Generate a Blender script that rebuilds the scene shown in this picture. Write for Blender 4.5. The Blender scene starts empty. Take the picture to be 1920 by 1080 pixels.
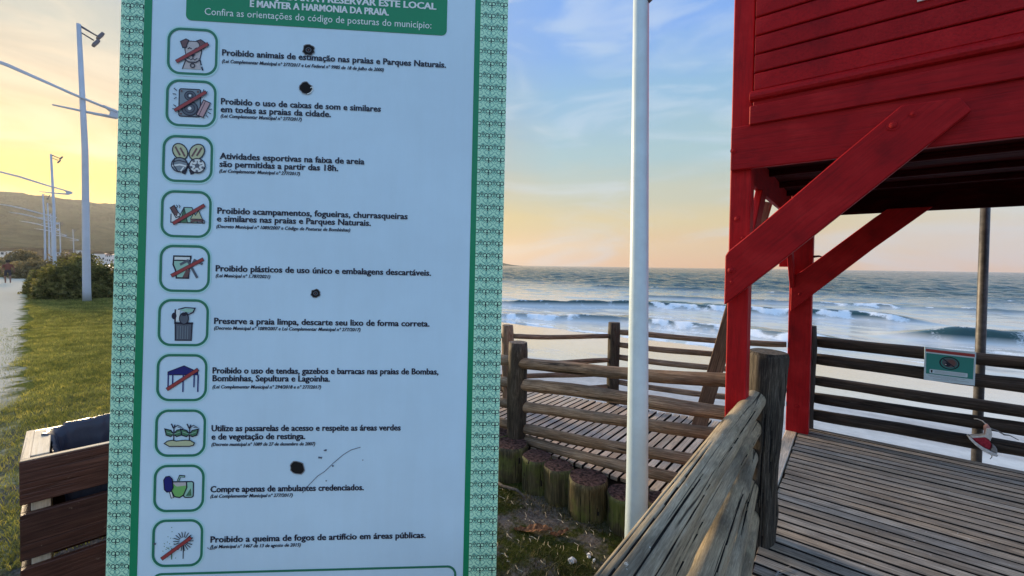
import bpy, bmesh, math, random
import numpy as np
from mathutils import Vector, Matrix, noise as mn
R = math.radians
rnd = random.Random(7)
scene = bpy.context.scene
C = scene.collection

# ------------------------------------------------------------------ camera
cd = bpy.data.cameras.new('camera'); cam = bpy.data.objects.new('camera', cd); C.objects.link(cam)
cam.location = (0, 0, 1.6)
cam.matrix_world = Matrix.Translation((0, 0, 1.6)) @ Matrix.Rotation(R(38.66), 4, 'Z') @ Matrix.Rotation(R(90-1.2), 4, 'X') @ Matrix.Rotation(R(0.76), 4, 'Z')
cd.sensor_width = 36; cd.lens = 15.0; cd.shift_y = -0.0135
cd.clip_start = 0.02; cd.clip_end = 30000
scene.camera = cam
# ------------------------------------------------------------------ sky
SUN_H = R(86.0)      # heading of the sun, turned left of +Y
SUN_E = R(10.5)
sunv = Vector((-math.sin(SUN_H)*math.cos(SUN_E), math.cos(SUN_H)*math.cos(SUN_E), math.sin(SUN_E)))
world = bpy.data.worlds.new("World"); scene.world = world; world.use_nodes = True
nt = world.node_tree; nt.nodes.clear()
def N(nt, t, **kw):
    n = nt.nodes.new(t)
    for k, v in kw.items():
        if k == 'inp':
            for a, b in v.items(): n.inputs[a].default_value = b
        else: setattr(n, k, v)
    return n
def L(nt, a, b): nt.links.new(a, b)
def ramp(nt, fac, stops, interp='EASE'):
    n = nt.nodes.new('ShaderNodeValToRGB'); n.color_ramp.interpolation = interp
    e = n.color_ramp.elements
    while len(e) > 1: e.remove(e[-1])
    e[0].position = stops[0][0]; e[0].color = tuple(stops[0][1])+(1,)
    for p, c in stops[1:]:
        k = e.new(p); k.color = tuple(c)+(1,)
    if fac is not None: L(nt, fac, n.inputs[0])
    return n.outputs[0]
def math_(nt, op, a, b=None, c=None, clamp=False):
    n = nt.nodes.new('ShaderNodeMath'); n.operation = op; n.use_clamp = clamp
    for i, v in enumerate((a, b, c)):
        if v is None: continue
        if isinstance(v, (int, float)): n.inputs[i].default_value = v
        else: L(nt, v, n.inputs[i])
    return n.outputs[0]
def mix(nt, f, a, b, mode='MIX'):
    n = nt.nodes.new('ShaderNodeMix'); n.data_type = 'RGBA'; n.blend_type = mode
    for i, v in ((0, f), (6, a), (7, b)):
        if isinstance(v, (int, float)): n.inputs[i].default_value = v
        elif isinstance(v, tuple): n.inputs[i].default_value = v if len(v) == 4 else v+(1,)
        else: L(nt, v, n.inputs[i])
    return n.outputs[2]
def vmul(nt, v, s):
    n = nt.nodes.new('ShaderNodeVectorMath'); n.operation = 'MULTIPLY'; L(nt, v, n.inputs[0]); n.inputs[1].default_value = s; return n.outputs[0]
tc = N(nt, 'ShaderNodeTexCoord'); sep = N(nt, 'ShaderNodeSeparateXYZ'); L(nt, tc.outputs['Generated'], sep.inputs[0])
z = math_(nt, 'MAXIMUM', sep.outputs[2], 0.0)
flat = N(nt, 'ShaderNodeCombineXYZ'); L(nt, sep.outputs[0], flat.inputs[0]); L(nt, sep.outputs[1], flat.inputs[1])
nf = N(nt, 'ShaderNodeVectorMath', operation='NORMALIZE'); L(nt, flat.outputs[0], nf.inputs[0])
dp = N(nt, 'ShaderNodeVectorMath', operation='DOT_PRODUCT'); L(nt, nf.outputs[0], dp.inputs[0]); dp.inputs[1].default_value = (-math.sin(SUN_H), math.cos(SUN_H), 0)
d = dp.outputs['Value']
# wisps bend the bands of colour a little
cv = vmul(nt, tc.outputs['Generated'], (1.5, 1.5, 7.0))
cn = N(nt, 'ShaderNodeTexNoise', inp={'Scale': 2.0, 'Detail': 7.0, 'Roughness': 0.55, 'Distortion': 0.9}); L(nt, cv, cn.inputs['Vector'])
zc = math_(nt, 'MAXIMUM', math_(nt, 'ADD', z, math_(nt, 'MULTIPLY', math_(nt, 'SUBTRACT', cn.outputs[0], 0.5), math_(nt, 'MULTIPLY', z, 0.35))), 0.0)
sunside = ramp(nt, zc, [(0, (.50, .32, .12)), (.12, (.52, .345, .05)), (.19, (.41, .275, .12)), (.27, (.33, .275, .22)), (.36, (.27, .31, .31)), (.50, (.25, .33, .42)), (1, (.25, .42, .74))])
midside = ramp(nt, zc, [(0, (0.574, 0.348, 0.191)), (0.05, (0.539, 0.374, 0.2)), (0.1, (0.487, 0.4, 0.226)), (0.16, (0.383, 0.392, 0.313)), (0.24, (0.27, 0.383, 0.418)), (0.35, (0.196, 0.339, 0.487)), (0.5, (0.148, 0.283, 0.574)), (1, (0.21, 0.399, 0.756))])
away = ramp(nt, zc, [(0, (0.426, 0.47, 0.582)), (0.12, (0.403, 0.515, 0.717)), (0.3, (0.358, 0.56, 0.896)), (1, (0.259, 0.454, 0.799))])
f1 = N(nt, 'ShaderNodeMapRange', inp={'From Min': .60, 'From Max': 1.0}); L(nt, d, f1.inputs[0])
f2 = N(nt, 'ShaderNodeMapRange', inp={'From Min': -.75, 'From Max': 0.15}); L(nt, d, f2.inputs[0])
col = mix(nt, f2.outputs[0], away, midside); col = mix(nt, f1.outputs[0], col, sunside)
# thin high cloud
cv2 = vmul(nt, tc.outputs['Generated'], (2.2, 3.0, 9.0))
c2 = N(nt, 'ShaderNodeTexNoise', inp={'Scale': 1.6, 'Detail': 6.0, 'Roughness': 0.5, 'Distortion': .8}); L(nt, cv2, c2.inputs['Vector'])
cm = ramp(nt, c2.outputs[0], [(.42, (0, 0, 0)), (.72, (1, 1, 1))])
cb = N(nt, 'ShaderNodeRGBToBW'); L(nt, cm, cb.inputs[0])
tint = mix(nt, f1.outputs[0], (.42, .49, .57), (.56, .49, .38))
col = mix(nt, math_(nt, 'MULTIPLY', cb.outputs[0], 0.5), col, tint)
sk = N(nt, 'ShaderNodeTexSky'); sk.sky_type = 'NISHITA'; sk.sun_disc = False; sk.sun_elevation = SUN_E; sk.sun_rotation = -SUN_H; sk.air_density = 1.4; sk.dust_density = 2.5
skd = vmul(nt, sk.outputs[0], (0.06, 0.06, 0.06))
col = mix(nt, 0.08, col, skd)
bg = N(nt, 'ShaderNodeBackground', inp={'Strength': 1.0}); L(nt, col, bg.inputs[0])
wo = N(nt, 'ShaderNodeOutputWorld'); L(nt, bg.outputs[0], wo.inputs[0])
# ------------------------------------------------------------------ sun
sl = bpy.data.lights.new('sun', 'SUN'); sl.energy = 4.2; sl.angle = R(7); sl.color = (1.0, .76, .48)
so = bpy.data.objects.new('sun', sl); C.objects.link(so)
so.rotation_euler = sunv.to_track_quat('Z', 'Y').to_euler()
scene.view_settings.view_transform = 'Standard'; scene.view_settings.look = 'None'
scene.view_settings.exposure = 0.70; scene.view_settings.gamma = 1; scene.view_settings.use_curve_mapping = False

# ------------------------------------------------------------------ materials
def newmat(name):
    m = bpy.data.materials.new(name); m.use_nodes = True
    nt = m.node_tree; b = nt.nodes['Principled BSDF']
    return m, nt, b
def flatmat(name, c, rough=.6, spec=.4, var=0.0, scale=30, bump=0.0, metal=0):
    m, nt, b = newmat(name)
    b.inputs['Base Color'].default_value = tuple(c)+(1,); b.inputs['Roughness'].default_value = rough
    b.inputs['Specular IOR Level'].default_value = spec; b.inputs['Metallic'].default_value = metal
    if var or bump:
        t = N(nt, 'ShaderNodeTexCoord'); n = N(nt, 'ShaderNodeTexNoise', inp={'Scale': scale, 'Detail': 6.0, 'Roughness': .6}); L(nt, t.outputs['Object'], n.inputs['Vector'])
        if var:
            c0 = tuple(x*(1-var) for x in c); c1 = tuple(min(1, x*(1+var)) for x in c)
            L(nt, ramp(nt, n.outputs[0], [(.3, c0), (.7, c1)]), b.inputs['Base Color'])
        if bump:
            bp = N(nt, 'ShaderNodeBump', inp={'Strength': bump, 'Distance': .01}); L(nt, n.outputs[0], bp.inputs['Height']); L(nt, bp.outputs[0], b.inputs['Normal'])
    return m
def woodmat(name, dark, mid, light, rough=.72, crack=.5, moss=None, stain=.5, bump=.7, grain=42, spec=.3, piece=.22, chip=None, con=1.0, gs=.035):
    """weathered timber: grain runs along the piece's own X axis"""
    m, nt, b = newmat(name)
    t = N(nt, 'ShaderNodeTexCoord'); oi = N(nt, 'ShaderNodeObjectInfo')
    off = N(nt, 'ShaderNodeCombineXYZ'); r17 = math_(nt, 'MULTIPLY', oi.outputs['Random'], 37.0)
    for i in range(3): L(nt, r17, off.inputs[i])
    ad = N(nt, 'ShaderNodeVectorMath', operation='ADD'); L(nt, t.outputs['Object'], ad.inputs[0]); L(nt, off.outputs[0], ad.inputs[1])
    gv = vmul(nt, ad.outputs[0], (gs, 1, 1)); cvv = vmul(nt, ad.outputs[0], (.016, 1, 1)); sv = vmul(nt, ad.outputs[0], (.35, 1, 1))
    g = N(nt, 'ShaderNodeTexNoise', inp={'Scale': grain*2.2, 'Detail': 6.0, 'Roughness': .72, 'Distortion': .1}); L(nt, gv, g.inputs['Vector'])
    s = N(nt, 'ShaderNodeTexNoise', inp={'Scale': 7.0, 'Detail': 5.0, 'Roughness': .6, 'Distortion': .4}); L(nt, sv, s.inputs['Vector'])
    k = N(nt, 'ShaderNodeTexNoise', inp={'Scale': 13.0, 'Detail': 2.0, 'Roughness': .5, 'Distortion': .12}); L(nt, cvv, k.inputs['Vector'])
    gc = ramp(nt, g.outputs[0], [(.5-.22*con, dark), (.5, mid), (.5+.24*con, light)], 'LINEAR')
    st = ramp(nt, s.outputs[0], [(.3, tuple([1-stain]*3)), (.62, (1.08, 1.06, 1.02))])
    c = mix(nt, 1.0, gc, st, 'MULTIPLY')
    pv = math_(nt, 'ADD', 1-piece, math_(nt, 'MULTIPLY', oi.outputs['Random'], 2*piece))
    pvc = N(nt, 'ShaderNodeCombineXYZ'); [L(nt, pv, pvc.inputs[i]) for i in range(3)]
    c = mix(nt, 1.0, c, pvc.outputs[0], 'MULTIPLY')
    wn = N(nt, 'ShaderNodeTexNoise', inp={'Scale': 2.6, 'Detail': 5.0, 'Roughness': .65}); L(nt, sv, wn.inputs['Vector'])
    c = mix(nt, 1.0, c, ramp(nt, wn.outputs[0], [(.38, (1.0, 1.0, 1.0)), (.62, (1.05, .93, .80))]), 'MULTIPLY')
    if moss:
        mo = N(nt, 'ShaderNodeTexNoise', inp={'Scale': moss[1], 'Detail': 6.0, 'Roughness': .65}); L(nt, ad.outputs[0], mo.inputs['Vector'])
        mr = ramp(nt, mo.outputs[0], [(moss[2], (0, 0, 0)), (moss[2]+.16, (1, 1, 1))]); bw = N(nt, 'ShaderNodeRGBToBW'); L(nt, mr, bw.inputs[0])
        c = mix(nt, math_(nt, 'MULTIPLY', bw.outputs[0], .8), c, mix(nt, .5, tuple(moss[0]), gc, 'MIX'))
    # cracks: thin bands where a stretched noise crosses its middle
    ab = math_(nt, 'ABSOLUTE', math_(nt, 'SUBTRACT', k.outputs[0], .5))
    cr = ramp(nt, ab, [(0.0, (0, 0, 0)), (.004, (.1, .1, .1)), (.013, (1, 1, 1))], 'LINEAR'); crb = N(nt, 'ShaderNodeRGBToBW'); L(nt, cr, crb.inputs[0])
    gate = ramp(nt, s.outputs[0], [(.44, (0, 0, 0)), (.56, (1, 1, 1))]); gb = N(nt, 'ShaderNodeRGBToBW'); L(nt, gate, gb.inputs[0])
    ck = math_(nt, 'MULTIPLY', math_(nt, 'SUBTRACT', 1.0, crb.outputs[0]), gb.outputs[0])
    c = mix(nt, math_(nt, 'MULTIPLY', ck, crack), c, tuple(x*.12 for x in dark))
    if chip:
        cn_ = N(nt, 'ShaderNodeTexNoise', inp={'Scale': 24.0, 'Detail': 5.0, 'Roughness': .7}); L(nt, ad.outputs[0], cn_.inputs['Vector'])
        r_ = ramp(nt, cn_.outputs[0], [(.66, (0, 0, 0)), (.70, (1, 1, 1))]); b_ = N(nt, 'ShaderNodeRGBToBW'); L(nt, r_, b_.inputs[0])
        c = mix(nt, math_(nt, 'MULTIPLY', b_.outputs[0], .7), c, tuple(chip))
    L(nt, c, b.inputs['Base Color'])
    h = math_(nt, 'SUBTRACT', math_(nt, 'MULTIPLY', g.outputs[0], .5), math_(nt, 'MULTIPLY', ck, crack*1.6))
    bp = N(nt, 'ShaderNodeBump', inp={'Strength': bump, 'Distance': .006}); L(nt, h, bp.inputs['Height']); L(nt, bp.outputs[0], b.inputs['Normal'])
    b.inputs['Roughness'].default_value = rough; b.inputs['Specular IOR Level'].default_value = spec
    return m
M = {}
M['handrail'] = woodmat('weathered_log', (.12, .105, .07), (.36, .32, .235), (.64, .58, .45), crack=1.0, moss=((.19, .16, .06), 5, .55), stain=.62, bump=.35, grain=105, piece=.1, con=1.35, gs=.06, chip=(.62, .60, .52))
M['log'] = woodmat('brown_log', (.06, .038, .025), (.27, .19, .125), (.55, .45, .34), grain=80, crack=.9, stain=.5, moss=((.07, .08, .03), 4, .60))
M['post'] = woodmat('dark_log_post', (.016, .014, .011), (.055, .046, .034), (.22, .20, .165), grain=90, crack=.9, stain=.6, moss=((.05, .055, .02), 5, .58))
M['dark_rail'] = woodmat('backlit_dark_rail', (.02, .016, .013), (.06, .048, .04), (.14, .115, .095), crack=.8, stain=.4)  # rail wood darkened in its colour to stand for backlighting
M['deck'] = woodmat('grey_deck_board', (.11, .097, .082), (.33, .295, .255), (.58, .53, .47), grain=75, crack=.7, stain=.42, bump=.5, piece=.16, rough=.7, chip=(.66, .64, .60), con=.75)
M['deck2'] = woodmat('pale_deck_board', (.22, .19, .155), (.55, .48, .40), (.74, .67, .58), grain=75, crack=.6, stain=.3, bump=.5, piece=.22, rough=.62)  # side deck coloured paler than the main deck to stand for bright sky light
M['stub'] = woodmat('mossy_stub', (.025, .024, .014), (.08, .072, .035), (.20, .17, .10), crack=.9, moss=((.12, .17, .012), 4, .46), stain=.6)
M['stub_top'] = flatmat('stub_top', (.075, .042, .036), .9, .2, .95, 42, 1.5)
M['log_end'] = flatmat('log_end', (.14, .12, .10), .9, .2, .5, 50, .8)
M['crevice_shade'] = flatmat('crevice_shade', (.022, .02, .018), .95, .1, .4, 40)  # dark colour standing for shade in board gaps and log cracks
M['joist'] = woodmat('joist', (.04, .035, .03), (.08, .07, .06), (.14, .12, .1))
M['bin'] = woodmat('varnished_brown_slat', (.03, .012, .009), (.075, .032, .023), (.14, .07, .05), crack=.4, rough=.5, stain=.3, chip=(.2, .14, .1))
M['bin_raw_lit'] = woodmat('bare_wood_and_lit_edge', (.42, .36, .26), (.62, .55, .42), (.76, .70, .58), crack=.4, stain=.3)
M['prop'] = woodmat('brown_prop', (.06, .035, .022), (.15, .09, .06), (.25, .17, .12), crack=.7)

def redpaint():
    m, nt, b = newmat('red_painted_wood')
    t = N(nt, 'ShaderNodeTexCoord'); oi = N(nt, 'ShaderNodeObjectInfo')
    gv = vmul(nt, t.outputs['Object'], (.07, 1, 1))
    g = N(nt, 'ShaderNodeTexNoise', inp={'Scale': 90.0, 'Detail': 6.0, 'Roughness': .6, 'Distortion': .4}); L(nt, gv, g.inputs['Vector'])
    s = N(nt, 'ShaderNodeTexNoise', inp={'Scale': 5.0, 'Detail': 6.0, 'Roughness': .6}); L(nt, t.outputs['Object'], s.inputs['Vector'])
    sp = N(nt, 'ShaderNodeTexNoise', inp={'Scale': 85.0, 'Detail': 4.0, 'Roughness': .7}); L(nt, t.outputs['Object'], sp.inputs['Vector'])
    c = ramp(nt, s.outputs[0], [(.28, (.27, .004, .007)), (.5, (.41, .006, .009)), (.72, (.50, .014, .016))])
    gg = ramp(nt, g.outputs[0], [(.25, (.70, .70, .70)), (.6, (1, 1, 1))]); c = mix(nt, 1.0, c, gg, 'MULTIPLY')
    dk = ramp(nt, sp.outputs[0], [(.70, (1, 1, 1)), (.76, (.45, .42, .42))]); c = mix(nt, 1.0, c, dk, 'MULTIPLY')
    pv = math_(nt, 'ADD', .9, math_(nt, 'MULTIPLY', oi.outputs['Random'], .2)); pvc = N(nt, 'ShaderNodeCombineXYZ'); [L(nt, pv, pvc.inputs[i]) for i in range(3)]
    c = mix(nt, 1.0, c, pvc.outputs[0], 'MULTIPLY')
    L(nt, c, b.inputs['Base Color'])
    bp = N(nt, 'ShaderNodeBump', inp={'Strength': .5, 'Distance': .003}); L(nt, math_(nt, 'ADD', g.outputs[0], math_(nt, 'MULTIPLY', s.outputs[0], 1.0)), bp.inputs['Height']); L(nt, bp.outputs[0], b.inputs['Normal'])
    b.inputs['Roughness'].default_value = .6; b.inputs['Specular IOR Level'].default_value = .18
    return m
M['red'] = redpaint(); M['under'] = woodmat('shaded_red_underside', (.035, .003, .004), (.045, .004, .005), (.06, .005, .006), spec=.05, bump=.1)  # underside red is darkened in the colour itself to stand for deep shade
M['iron'] = flatmat('rusty_iron', (.06, .02, .015), .6, .5, .5, 60, .6, .3)
M['pole'] = flatmat('white_pole_paint', (.60, .74, .80), .38, .5, .05, 12)
M['steel'] = flatmat('dull_steel', (.085, .083, .085), .5, .5, .4, 14, .2, .2)
M['lamp'] = flatmat('lamp_paint', (.50, .52, .56), .5, .4, .05, 3)
M['lamp_dark'] = flatmat('lamp_fitting', (.16, .14, .15), .6)

# pole gets chips and scuffs
def chipped(m, dens=.735):
    nt = m.node_tree; b = nt.nodes['Principled BSDF']
    src = b.inputs['Base Color'].links[0].from_socket
    t = N(nt, 'ShaderNodeTexCoord'); v = vmul(nt, t.outputs['Object'], (1, 1, .6))
    n = N(nt, 'ShaderNodeTexNoise', inp={'Scale': 26.0, 'Detail': 6.0, 'Roughness': .75, 'Distortion': .6}); L(nt, v, n.inputs['Vector'])
    r = ramp(nt, n.outputs[0], [(dens, (0, 0, 0)), (dens+.02, (1, 1, 1))]); bw = N(nt, 'ShaderNodeRGBToBW'); L(nt, r, bw.inputs[0])
    L(nt, mix(nt, math_(nt, 'MULTIPLY', bw.outputs[0], .75), src, (.12, .13, .12)), b.inputs['Base Color'])
chipped(M['pole'], .71)

# ------------------------------------------------------------------ helpers
def tag(o, label=None, cat=None, group=None, kind=None):
    if label: o['label'] = label
    if cat: o['category'] = cat
    if group: o['group'] = group
    if kind: o['kind'] = kind
    return o
def empty(name, loc=(0, 0, 0), rot=(0, 0, 0), label=None, cat=None, group=None):
    o = bpy.data.objects.new(name, None); C.objects.link(o); o.location = loc; o.rotation_euler = rot; o.empty_display_size = .1
    return tag(o, label, cat, group)
def link(name, me, parent=None, loc=(0, 0, 0), rot=(0, 0, 0)):
    o = bpy.data.objects.new(name, me); C.objects.link(o); o.location = loc
    if isinstance(rot, Matrix): o.rotation_euler = rot.to_euler()
    else: o.rotation_euler = rot
    if parent: o.parent = parent
    return o
def mesh(name, vs, fs, mats, smooth=False, idx=None):
    me = bpy.data.meshes.new(name); me.from_pydata([tuple(v) for v in vs], [], [tuple(f) for f in fs])
    for m in (mats if isinstance(mats, (list, tuple)) else [mats]): me.materials.append(m)
    if idx is not None: me.polygons.foreach_set('material_index', idx)
    if smooth: me.polygons.foreach_set('use_smooth', [True]*len(me.polygons))
    me.update(); return me
def boxmesh(name, sx, sy, sz, m, bev=.003, org=(0, 0, 0)):
    """bevelled box, centred at org"""
    bm = bmesh.new(); bmesh.ops.create_cube(bm, size=1)
    for v in bm.verts: v.co = Vector((v.co.x*sx+org[0], v.co.y*sy+org[1], v.co.z*sz+org[2]))
    if bev: bmesh.ops.bevel(bm, geom=bm.edges[:], offset=min(bev, min(sx, sy, sz)*.3), segments=1, affect='EDGES')
    me = bpy.data.meshes.new(name); bm.to_mesh(me); bm.free(); me.materials.append(m); return me
def shade_sides(me, m, axis=1):
    """the long narrow side faces are coloured dark to stand for shade in the gaps"""
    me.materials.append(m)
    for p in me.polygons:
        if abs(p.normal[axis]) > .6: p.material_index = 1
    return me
def frame_x(a, b):
    """matrix whose X axis runs from a to b"""
    a, b = Vector(a), Vector(b); x = (b-a).normalized(); up = Vector((0, 0, 1)) if abs(x.z) < .95 else Vector((0, 1, 0))
    y = up.cross(x).normalized(); zz = x.cross(y)
    return Matrix((x, y, zz)).transposed()
def logmesh(name, ln, r0, r1, mats, seed=0, sides=18, seg=14, bend=.012, rough=.08, knots=3, cracks=0, cdeep=.012):
    q = random.Random(seed); vs = []; fs = []; idx = []; cv_ = []
    ph = q.random()*6; ph2 = q.random()*6; kn = [(q.random()*ln, q.random()*6.28, q.uniform(.02, .05)) for _ in range(knots)]
    ck = [(q.uniform(0, 6.28), q.uniform(-.1, .8)*ln, q.uniform(.2, .65)*min(ln, 2.2), q.uniform(.0012, .0034), q.uniform(-.18, .18), q.uniform(.6, 1.2)) for _ in range(cracks)]
    for i in range(seg+1):
        t = i/seg; x = t*ln; r = r0+(r1-r0)*t
        cy = bend*math.sin(t*3.1+ph)-bend*math.sin(ph)*(1-t)-bend*math.sin(3.1+ph)*t; cz = bend*math.sin(t*4.3+ph2)-bend*math.sin(ph2)*(1-t)-bend*math.sin(4.3+ph2)*t
        for j in range(sides):
            a = 2*math.pi*j/sides
            nz = mn.noise(Vector((x*2.2, math.cos(a)*1.3+seed*3.1, math.sin(a)*1.3)))
            nz2 = mn.noise(Vector((x*9, math.cos(a)*3+seed, math.sin(a)*3)))
            rr = r*(1+rough*nz*1.6+rough*.5*nz2); cd_ = 0
            for kx, ka, kr in kn:
                dd = ((x-kx)/(r*.9))**2+(math.atan2(math.sin(a-ka), math.cos(a-ka))/.5)**2
                rr += r*.12*math.exp(-dd*1.5)
            for a0, cx0, cl, cw, dr, dk in ck:
                u = (x-cx0)/cl
                if 0 < u < 1:
                    da = a-(a0+dr*(u-.5)+.05*math.sin(x*3.1+a0*5)+.010*math.sin(x*31)); dd = math.atan2(math.sin(da), math.cos(da))*r
                    if abs(dd) < cw*4:
                        e_ = math.exp(-(dd/cw)**2)*min(1, 5*u, 5*(1-u)); rr -= cdeep*dk*e_; cd_ = max(cd_, e_)
            if i in (0, seg): rr *= .93
            vs.append((x, cy+rr*math.cos(a), cz+rr*math.sin(a))); cv_.append(cd_)
    for i in range(seg):
        for j in range(sides):
            a, b_ = i*sides+j, i*sides+(j+1) % sides
            fs.append((a, a+sides, b_+sides, b_)); idx.append(2 if len(mats) > 2 and cv_[a]+cv_[b_]+cv_[a+sides]+cv_[b_+sides] > 1.5 else 0)
    n0 = len(vs)
    vs.append((-.002, 0, 0)); vs.append((ln+.002, 0, 0))
    for j in range(sides):
        fs.append((n0, j, (j+1) % sides)); idx.append(1)
        fs.append((n0+1, seg*sides+(j+1) % sides, seg*sides+j)); idx.append(1)
    me = mesh(name, vs, fs, mats, False, idx)
    me.polygons.foreach_set('use_smooth', [k != 1 for k in idx])
    return me
def log(name, a, b, r0, r1, mats, parent=None, seed=0, **kw):
    a, b = Vector(a), Vector(b)
    base = Vector((0, 0, 0))
    if parent: base = parent.location
    me = logmesh(name, (b-a).length, r0, r1, mats, seed, **kw)
    return link(name, me, parent, a-base, frame_x(a, b))
def plank(name, a, b, w, th, m, parent=None, bev=.004, up=(0, 0, 1)):
    """board from a to b: width w along 'up x dir', thickness th along up"""
    a, b = Vector(a), Vector(b); x = (b-a).normalized(); u = Vector(up)
    y = u.cross(x).normalized(); zz = x.cross(y)
    me = boxmesh(name, (b-a).length, w, th, m, bev, ((b-a).length/2, 0, 0))
    base = parent.location if parent else Vector((0, 0, 0))
    return link(name, me, parent, a-base, Matrix((x, y, zz)).transposed())
def tube(name, pts, rs, m, parent=None, sides=10, loc=None):
    vs = []; fs = []; base = (parent.location if parent else Vector((0, 0, 0))) if loc is None else Vector(loc)
    P = [Vector(p) for p in pts]
    if not isinstance(rs, (list, tuple)): rs = [rs]*len(P)
    for i, p in enumerate(P):
        dr = (P[min(i+1, len(P)-1)]-P[max(i-1, 0)]).normalized(); up = Vector((0, 0, 1)) if abs(dr.z) < .9 else Vector((0, 1, 0))
        y = up.cross(dr).normalized(); zz = dr.cross(y)
        for j in range(sides):
            a = 2*math.pi*j/sides; vs.append(p-base+rs[i]*(math.cos(a)*y+math.sin(a)*zz))
    for i in range(len(P)-1):
        for j in range(sides): a, b_ = i*sides+j, i*sides+(j+1) % sides; fs.append((a, b_, b_+sides, a+sides))
    fs.append(tuple(range(sides))[::-1]); fs.append(tuple(range((len(P)-1)*sides, len(P)*sides)))
    return link(name, mesh(name, vs, fs, m, True), parent)
def extrude(name, poly, axis, c0, c1, m, parent=None, bev=.004):
    """poly in the plane across 'axis' (y: xz, x: yz), extruded from c0 to c1"""
    base = parent.location if parent else Vector((0, 0, 0))
    def P(p, c): return Vector((p[0], c, p[1])) if axis == 'y' else (Vector((c, p[0], p[1])) if axis == 'x' else Vector((p[0], p[1], c)))
    cen = P(poly[0], c0); n = len(poly); bm = bmesh.new()
    # own axes: X along the first edge so that the grain follows the piece
    x = (P(poly[1], c0)-P(poly[0], c0)).normalized(); nn = {'x': Vector((1, 0, 0)), 'y': Vector((0, 1, 0)), 'z': Vector((0, 0, 1))}[axis]
    y = nn.cross(x).normalized(); zz = x.cross(y); Mx = Matrix((x, y, zz)).transposed(); Mi = Mx.transposed()
    va = [bm.verts.new(Mi @ (P(p, c0)-cen)) for p in poly]; vb = [bm.verts.new(Mi @ (P(p, c1)-cen)) for p in poly]
    bm.faces.new(va); bm.faces.new(vb[::-1])
    for i in range(n): bm.faces.new((va[i], vb[i], vb[(i+1) % n], va[(i+1) % n]))
    bmesh.ops.recalc_face_normals(bm, faces=bm.faces)
    if bev: bmesh.ops.bevel(bm, geom=bm.edges[:], offset=bev, segments=1, affect='EDGES')
    me = bpy.data.meshes.new(name); bm.to_mesh(me); bm.free(); me.materials.append(m)
    return link(name, me, parent, cen-base, Mx)

# ------------------------------------------------------------------ terrain
def sstep(a, b, x):
    t = np.clip((x-a)/(b-a), 0, 1); return t*t*(3-2*t)
def shore_y(x):
    # waterline of the bay, curving away to the left
    return 17.5+0.10*np.clip(-x-8, 0, 60)+0.17*np.clip(-x-60, 0, 1e9)
def land_z(x, y):
    """lawn platform, drop to the beach, slope under the sea"""
    ye = 3.3+.06*np.clip(-x-40, 0, 1e9)+ np.clip(-x-5, 0, 20)*.1
    top = -.2+.02*np.sin(x*.8)*np.sin(y*1.1)
    ys = shore_y(x)
    t = np.clip((y-ye)/(ys-ye), 0, 2)
    beach = -.75-.72*t
    u = sstep(0, 1.3, y-ye)
    return top*(1-u)+beach*u
def gridmesh(name, xs, ys, fz, m, smooth=True):
    X, Y = np.meshgrid(xs, ys); Z = fz(X, Y); nx, ny = len(xs), len(ys)
    vs = np.stack([X, Y, Z], -1).reshape(-1, 3)
    i = np.arange(nx*ny).reshape(ny, nx)
    f = np.stack([i[:-1, :-1], i[:-1, 1:], i[1:, 1:], i[1:, :-1]], -1).reshape(-1, 4)
    return npmesh(name, vs, f, m, smooth)
def npmesh(name, vs, f, m, smooth=True):
    me = bpy.data.meshes.new(name); vs = np.ascontiguousarray(vs, dtype=np.float32); f = np.ascontiguousarray(f, dtype=np.int32); k = f.shape[1]
    me.vertices.add(len(vs)); me.vertices.foreach_set('co', vs.ravel())
    me.loops.add(f.size); me.loops.foreach_set('vertex_index', f.ravel())
    me.polygons.add(len(f)); me.polygons.foreach_set('loop_start', np.arange(0, f.size, k, dtype=np.int32)); me.polygons.foreach_set('loop_total', np.full(len(f), k, dtype=np.int32))
    if smooth: me.polygons.foreach_set('use_smooth', np.ones(len(f), dtype=bool))
    me.materials.append(m); me.update(calc_edges=True); me.validate(); return me
def geo(a, b, n): return list(a*(b/a)**(np.arange(n)/(n-1)))
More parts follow.
